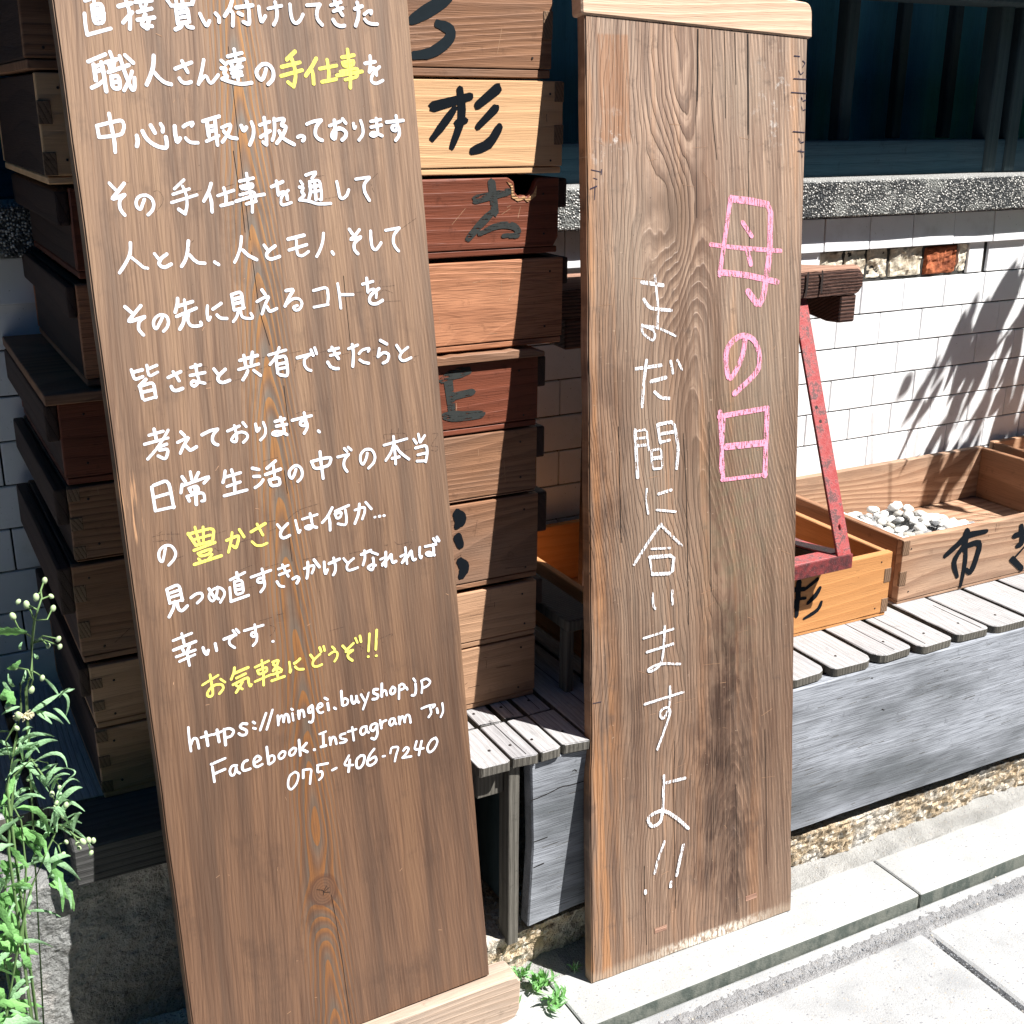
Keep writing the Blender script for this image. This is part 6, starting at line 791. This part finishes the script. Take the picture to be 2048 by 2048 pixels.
strap([(1.245-.028*math.sin(min(1, t*3)*math.pi/2)*(1 if t > 0 else 0), 1.275+.27*t, -.6425) for t in (0, .05, .1, .16, .25, .4, .7, 1)], .026, .003, 'side_bar', M['red'])
strap([(1.232-.028*math.sin(min(1, t*3)*math.pi/2), 1.275+.27*t, -.655) for t in (0, .05, .1, .16, .25, .4, .7, 1)], .003, .022, 'side_bar', M['iron'])

# ------------------------------------------------------------------ tall chalk board
fb = Frame((.7338, 1.1316, ZK+.0005), (1, -.0089, 0), (.0011, .1238, .9923))
B2 = empty('chalked_board', None, 'tall weathered plank sign with pink and white chalk writing and a light top batten', 'sign board', mat=fb.m)
def poly_board(poly, th, seg, jitx):
    # outline left->bottom->right with many points for a slightly wavy edge
    bm = prism(poly, 0, th, 'y', 0)
    bmesh.ops.bevel(bm, geom=[e for e in bm.edges if abs(e.verts[0].co.y-e.verts[1].co.y) < 1e-6], offset=.0016, segments=2, affect='EDGES')
    return bm
def lerp(a, b, t): return a[0]+(b[0]-a[0])*t, a[1]+(b[1]-a[1])*t
BL, BR, TR, TL = (0, 0), (.346, 0), (.377, 1.232), (.0447, 1.246)
out = []
for k in range(40):
    p = lerp(BL, BR, k/40); out.append((p[0]+.0004*N(k, 0, .5), p[1]+(.0016*N(k, 1, .35) if 0 < k else 0)))
for k in range(60):
    p = lerp(BR, TR, k/60); out.append((p[0]+.0016*N(k, 5, .23)-.004*math.sin(math.pi*k/60), p[1]))
for k in range(6): out.append(lerp(TR, TL, k/6))
for k in range(60):
    p = lerp(TL, BL, k/60); out.append((p[0]+.0014*N(k, 9, .3)+.006*math.sin(math.pi*k/60)*(.3 if k < 45 else 0)-.0, p[1]))
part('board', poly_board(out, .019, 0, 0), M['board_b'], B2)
bl = [(.0395, 1.2445), (.3805, 1.2275), (.3818, 1.232), (.3826, 1.258), (.3805, 1.2665), (.375, 1.2705), (.32, 1.276), (.16, 1.287), (.0395, 1.296)]
part('top_batten', prism(bl, -.0025, .022, 'y', .0022), M['cap'], B2)
DW = DATA['b2']
for nm, key, mat, w in (('pink_chalk_writing', 'pink|p', 'pchalk', .0072), ('white_chalk_writing', 'white|w', 'wchalk', .0038), ('pen_marks', 'ink|k', 'inkline', .0011)):
    bm = bmesh.new(); strokes(bm, DW[key], w, -.0003, .00003, it=1, rr=.15, wj=.3); part(nm, bm, M[mat], B2)
bm = bmesh.new(); strokes(bm, '2040 12330 2030 11900 2010 11500 1990 11400 1980 10800 1975 10100;2800 12290 2798 11500 2792 10900 2790 10300;2795 10900 2790 10700 2800 9600;2250 12330 2260 11800 2230 11400 2300 10800;2440 12320 2445 11800 2440 11300;1400 700 1410 2300 1450 3200;2600 12310 2610 11700;900 300 900 1500;1720 4800 1730 6600 1700 7400;2100 5200 2110 7500;2460 300 2480 1300 2470 2300;700 6100 720 7600;3000 900 3010 2000 2990 3000', .0008, -.0002, .00002, taper=True)
part('crack', bm, M['crack'], B2)['kind'] = 'stuff'
bm = bmesh.new(); strokes(bm, '2041 12335 2030 11900 2010 11500;2801 12300 2798 11500 2792 11100', .0019, -.0004, .00002, taper=True); part('wide_crack', bm, M['crack'], B2)
for x, z in ((.104, .046), (.262, .046)):
    part('tape_scrap', box(x, x+.020, -.0006, -.0001, z-.004, z+.004, 0), M['beam_top'], B2)
rs = random.Random(4); bm = bmesh.new()
for k in range(46):
    x = rs.uniform(.03, .33); z = rs.uniform(.1, 1.2); l = rs.uniform(.004, .028); an = rs.choice((0, 0, .2, -.3, 1.2, 2.2))+rs.uniform(-.2, .2)
    strokes(bm, '%d %d %d %d' % (x*1e4, z*1e4, (x+l*math.cos(an))*1e4, (z+l*math.sin(an))*1e4), rs.uniform(.0002, .0005), -.0002-k*2e-6, 0, wj=0)
o = part('scratches', bm, M['tanbox'], B2); o['kind'] = 'stuff'

# ------------------------------------------------------------------ lettered board on its foot
fa = Frame((.1986, 1.1155, -.9662), (.9998, .02, 0), (-.0028, .1375, .9905))
B1 = empty('lettered_board', None, 'wide brown board hand lettered in white and yellow paint, standing on a timber foot', 'sign board', mat=fa.m)
out = []
BL, BR, TR, TL = (.0006, -.079), (.3686, -.0755), (.353, 1.30), (-.0066, 1.30)
out = [lerp(BL, BR, k/8) for k in range(8)]+[(lerp(BR, TR, k/50)[0]+.0008*N(k, 3, .3), lerp(BR, TR, k/50)[1]) for k in range(50)]+[TR]+[(lerp(TL, BL, k/50)[0]+.0008*N(k, 8, .3), lerp(TL, BL, k/50)[1]) for k in range(50)]
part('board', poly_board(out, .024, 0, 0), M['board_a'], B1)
names = {'w': ('white_lettering', 'wpaint'), 'y': ('yellow_lettering', 'ypaint')}
for key, txt in DATA['b1'].items():
    ln, c = key.split('|'); num = int(ln[4:]); bm = bmesh.new()
    w = .0036 if num < 3 else (.0032 if num < 9 else .0030)
    if num >= 12: w = .0028
    bm.free(); ss = [(min(float(a) for a in s.split()[0::2]), max(float(a) for a in s.split()[0::2]), s) for s in txt.split(';')]; ss.sort()
    grp = [[ss[0]]]; hi = ss[0][1]
    for s in ss[1:]:
        if s[0]-hi > 200: grp.append([])
        grp[-1].append(s); hi = max(hi, s[1])
    for gq in grp:
        bm = bmesh.new(); strokes(bm, ';'.join(s[2] for s in gq), w, -.00025, .000012, it=2, rr=.18)
        part(names[c][0], bm, M[names[c][1]], B1)
bm = bmesh.new()
for key, txt in DATA['pen'].items(): strokes(bm, txt, .00055, -.00012, .000002, it=2)
part('pencil_guide_lines', bm, M['pencil'], B1)['kind'] = 'stuff'
bm = bmesh.new(); strokes(bm, '1560 10300 1565 9800 1575 8600 1580 8420;1580 8300 1600 7700 1670 7340;1500 9300 1520 8900;1760 700 1745 900 1735 1000;1760 700 1775 350 1790 100 1812 -700;1670 5300 1675 5000;1780 6900 1790 6400;2560 8000 2570 7200;1690 6000 1700 5750;1530 8900 1535 8500', .0006, -.0002, .00001, taper=True); part('crack', bm, M['crack'], B1)['kind'] = 'stuff'
bm = bmesh.new(); strokes(bm, '1570 1120 1640 1090 1650 1060 1720 1040;1650 1075 1640 1030;1650 1075 1690 1130;1660 1070 1720 1100', .0007, -.0002, .00001); part('knot_crack', bm, M['crack'], B1)
rs = random.Random(14); bm = bmesh.new()
for k in range(40):
    x = rs.uniform(.01, .355); z = rs.uniform(-.06, 1.05); l = rs.uniform(.001, .006); an = rs.uniform(0, 3)
    strokes(bm, '%d %d %d %d' % (x*1e4, z*1e4, (x+l*math.cos(an))*1e4, (z+l*math.sin(an))*1e4), rs.uniform(.0002, .0007), -.00018-k*1e-6, 0, wj=0)
o = part('scratches', bm, M['tanbox'], B1); o['kind'] = 'stuff'
z1 = -1.0435
ft = part('foot_timber', prism([(-.05, z1-.069), (.585, z1-.0675), (.597, z1-.064), (.603, z1-.054), (.6045, z1-.01), (.599, z1-.0015), (.585, z1), (-.05, z1)], 1.0975, 1.135, 'y', .0022), M['foot'], None)
ft.parent = B1; ft.matrix_parent_inverse = fa.m.inverted()
fk = part('foot_block', box(.40, .455, 1.100, 1.134, ZK+.0005, z1-.0695, .001), M['leg'], None); fk.parent = B1; fk.matrix_parent_inverse = fa.m.inverted()
fk = part('foot_block', box(.05, .12, 1.100, 1.134, ZK+.0005, z1-.0695, .001), M['leg'], None); fk.parent = B1; fk.matrix_parent_inverse = fa.m.inverted()

# ------------------------------------------------------------------ plants
pt = empty('flowering_weed', (.04, 1.085, -1.13), 'tall leafy green weed with cream buds growing at the left before the box stack', 'plant')
rl = random.Random(8); random.seed(12)
def ydep(x, z): return 1.085+.012*math.sin(x*190+z*60)
for i, s in enumerate(STEMS):
    P = [(x/1000, ydep(x/1000, z/1000)+.0, z/1000) for x, z in s]
    if i in (0, 5, 8, 19, 22, 23): P = [(.03+.01*rl.random(), 1.09, -1.13)]+P
    part('stem', tube(chaikin3(P) if False else P, .0016 if len(P) > 4 else .0008, .0007, 6), M['stem'], pt, True)
for i, (x, z) in enumerate(BUDS):
    bm = bmesh.new(); r = rl.uniform(.0023, .0035)*(1.25 if i in (10,) else 1)
    bmesh.ops.create_uvsphere(bm, u_segments=10, v_segments=8, radius=1, matrix=Matrix.Translation((x/1000, ydep(x/1000, z/1000)-.002, z/1000))@Matrix.Rotation(rl.uniform(-.8, .8), 4, 'Y')@Matrix.Diagonal((r*.85, r*.85, r*1.15, 1)))
    part('bud', bm, M['bud'], pt, True)
for x, z in FLOWER:
    bm = bmesh.new()
    for k in range(70):
        a = rl.uniform(0, 6.28); q = rl.uniform(0, 1); v = Vector((math.cos(a)*q*1.6, -rl.uniform(.2, 1), math.sin(a)*q)).normalized()*.0065
        tube([(x/1000, 1.082, z/1000), (x/1000+v.x*1.5, 1.082+v.y, z/1000+v.z)], .0005, .0004, 4, bm)
    part('flower_head', bm, M['petal'], pt)
def pleaf(c, w, broad):
    b, m, t = c; x, z = b[0]/1000, b[1]/1000
    part('leaf', leaf_bm(b, m, t, w, ydep(x, z)-.001*rl.random()*8, .6, .3, .45 if broad else 0.), M['leafd' if broad else 'leaf'], pt, True)
for c, w in LEAVES: pleaf(c, w, w > 5)
# narrow leaves all along the stems
for i, s in enumerate(STEMS):
    if len(s) < 5: continue
    for k in range(len(s)*4):
        a0 = rl.uniform(0, len(s)-1.01); j = int(a0); f = a0-j; x = s[j][0]*(1-f)+s[j+1][0]*f; z = s[j][1]*(1-f)+s[j+1][1]*f
        if x > 100 or z > -545: continue
        a = rl.choice((-1, 1, 1))*rl.uniform(.1, 1.3)*(1 if rl.random() < .7 else 2); l = rl.uniform(14, 38); sgn = 1 if rl.random() < .65 else -1
        t = (x+sgn*l*math.cos(a), z+l*math.sin(a)-l*.3); m = ((x+t[0])/2, (z+t[1])/2+l*.22)
        part('leaf', leaf_bm((x, z), m, t, rl.uniform(2.2, 5.5), ydep(x/1000, z/1000)+rl.uniform(-.012, .014), .6, .3), M['leaf'], pt, True)
# the thick lower growth at the frame edge
for k in range(215):
    z = rl.uniform(-1.0, -.62) if k < 190 else rl.uniform(-.62, -.50); lo = (z+.62)/-.4
    x = rl.uniform(-.05, .012+.026*max(0, lo)) if k < 195 else rl.uniform(-.05, .03); a = rl.uniform(-2.2, .9); l = rl.uniform(.018, .05)*(1.35 if k % 3 else .8)
    if x+l*math.cos(a) > .052 and z < -.78: l *= .5
    t = (x+l*math.cos(a), z+l*math.sin(a)); m = ((x+t[0])/2+rl.uniform(-.004, .004), (z+t[1])/2+l*.16)
    y = 1.10+rl.uniform(-.045, .035)
    part('leaf', leaf_bm((x*1000, z*1000), (m[0]*1000, m[1]*1000), (t[0]*1000, t[1]*1000), rl.uniform(5, 12), y, .6, .3, .55), M['leafd' if k % 2 else 'leaf'], pt, True)
# small weeds in the kerb joint
def weed(x, y, n, r, label, up=.5, seed=1, w=5.):
    t = empty('kerb_weed', (x, y, ZK-.006), label, 'weed', 'small weeds in the kerb joints'); q = random.Random(seed)
    for k in range(n):
        a = q.uniform(0, 6.28); l = r*q.uniform(.5, 1.1); e = q.uniform(.15, 1.1)*up*2; bx = x+q.gauss(0, r*.35); by = y+q.gauss(0, r*.2)
        bm = leaf_bm((0, 0), (l*480, l*160), (l*1000, 0), w*q.uniform(.7, 1.4)*l/.02, 0, 0, .3, .15)
        bmesh.ops.transform(bm, matrix=Matrix.Translation((bx, by, ZK+.002+q.random()*r*.6))@Matrix.Rotation(a, 4, 'Z')@Matrix.Rotation(-e, 4, 'Y')@Matrix.Rotation(q.uniform(1.2, 1.9), 4, 'X'), verts=bm.verts[:])
        part('leaf', bm, M['leafd' if k % 3 else 'leaf'], t, True)
weed(.668, 1.118, 34, .020, 'spiky little green weed sprouting lowest in the kerb joint beside the tall board', .6, 1, 4.5)
weed(.665, 1.156, 44, .020, 'broad leaved green weed between the timber foot and the tall board', .6, 2, 6)
weed(.655, 1.185, 38, .016, 'thin feathery weed at the foot of the granite under the bench leg', .9, 3, 3.5)
weed(.617, 1.142, 12, .020, 'dark green weed tucked against the end of the timber foot', .5, 4, 7)
weed(.725, 1.165, 12, .010, 'dry brown green weed right at the corner of the tall board', .5, 5, 4)
# potted bamboo just past the right edge; its leaf shadows fall on the tiles
bp = empty('potted_bamboo', (2.35, 1.25, -1.135), 'potted dwarf bamboo with long narrow leaves', 'plant')
bm = bmesh.new(); bmesh.ops.create_cone(bm, cap_ends=True, segments=24, radius1=.10, radius2=.14, depth=.26, matrix=Matrix.Translation((2.35, 1.12, -1.0))); part('pot', bm, M['iron'], bp)
rb2 = random.Random(31)
for k in range(16):
    x, y = 2.35+rb2.uniform(-.05, .05), 1.12+rb2.uniform(-.05, .05); tx, ty, tz = x+rb2.uniform(-.35, .45), y+rb2.uniform(-.2, .25), rb2.uniform(-.1, .55)
    P = [(x, y, -.9), (x+(tx-x)*.3, y+(ty-y)*.3, -.9+(tz+.9)*.5), (tx, ty, tz)]; part('cane', tube(P, .003, .0012), M['stem'], bp, True)
for k in range(190):
    y = rb2.uniform(1.12, 1.42); xs = rb2.choice((1.88, 1.97, 2.05, 2.13, 2.25, 2.4, 2.5))+rb2.gauss(0, .05); zs = rb2.uniform(-.80, -.27)-.10*(xs < 1.9); l = rb2.uniform(.10, .24)
    if zs > -.42 and xs < 1.95: continue
    x = xs+(1.7-y)*.9+.28*l; z = zs+(1.7-y)*1.85+.41*l
    bm = leaf_bm((0, 0), (l*500, 6), (l*1000, 0), rb2.uniform(17, 32), 0, 0, .15)
    bmesh.ops.transform(bm, matrix=Matrix.Translation((x, y, z))@Matrix.Rotation(rb2.uniform(-.3, .3), 4, 'Z')@Matrix.Rotation(R(rb2.gauss(114, 9)), 4, 'Y')@Matrix.Rotation(rb2.uniform(-.7, .7), 4, 'X'), verts=bm.verts[:])
    part('leaf', bm, M['leaf'], bp, True)
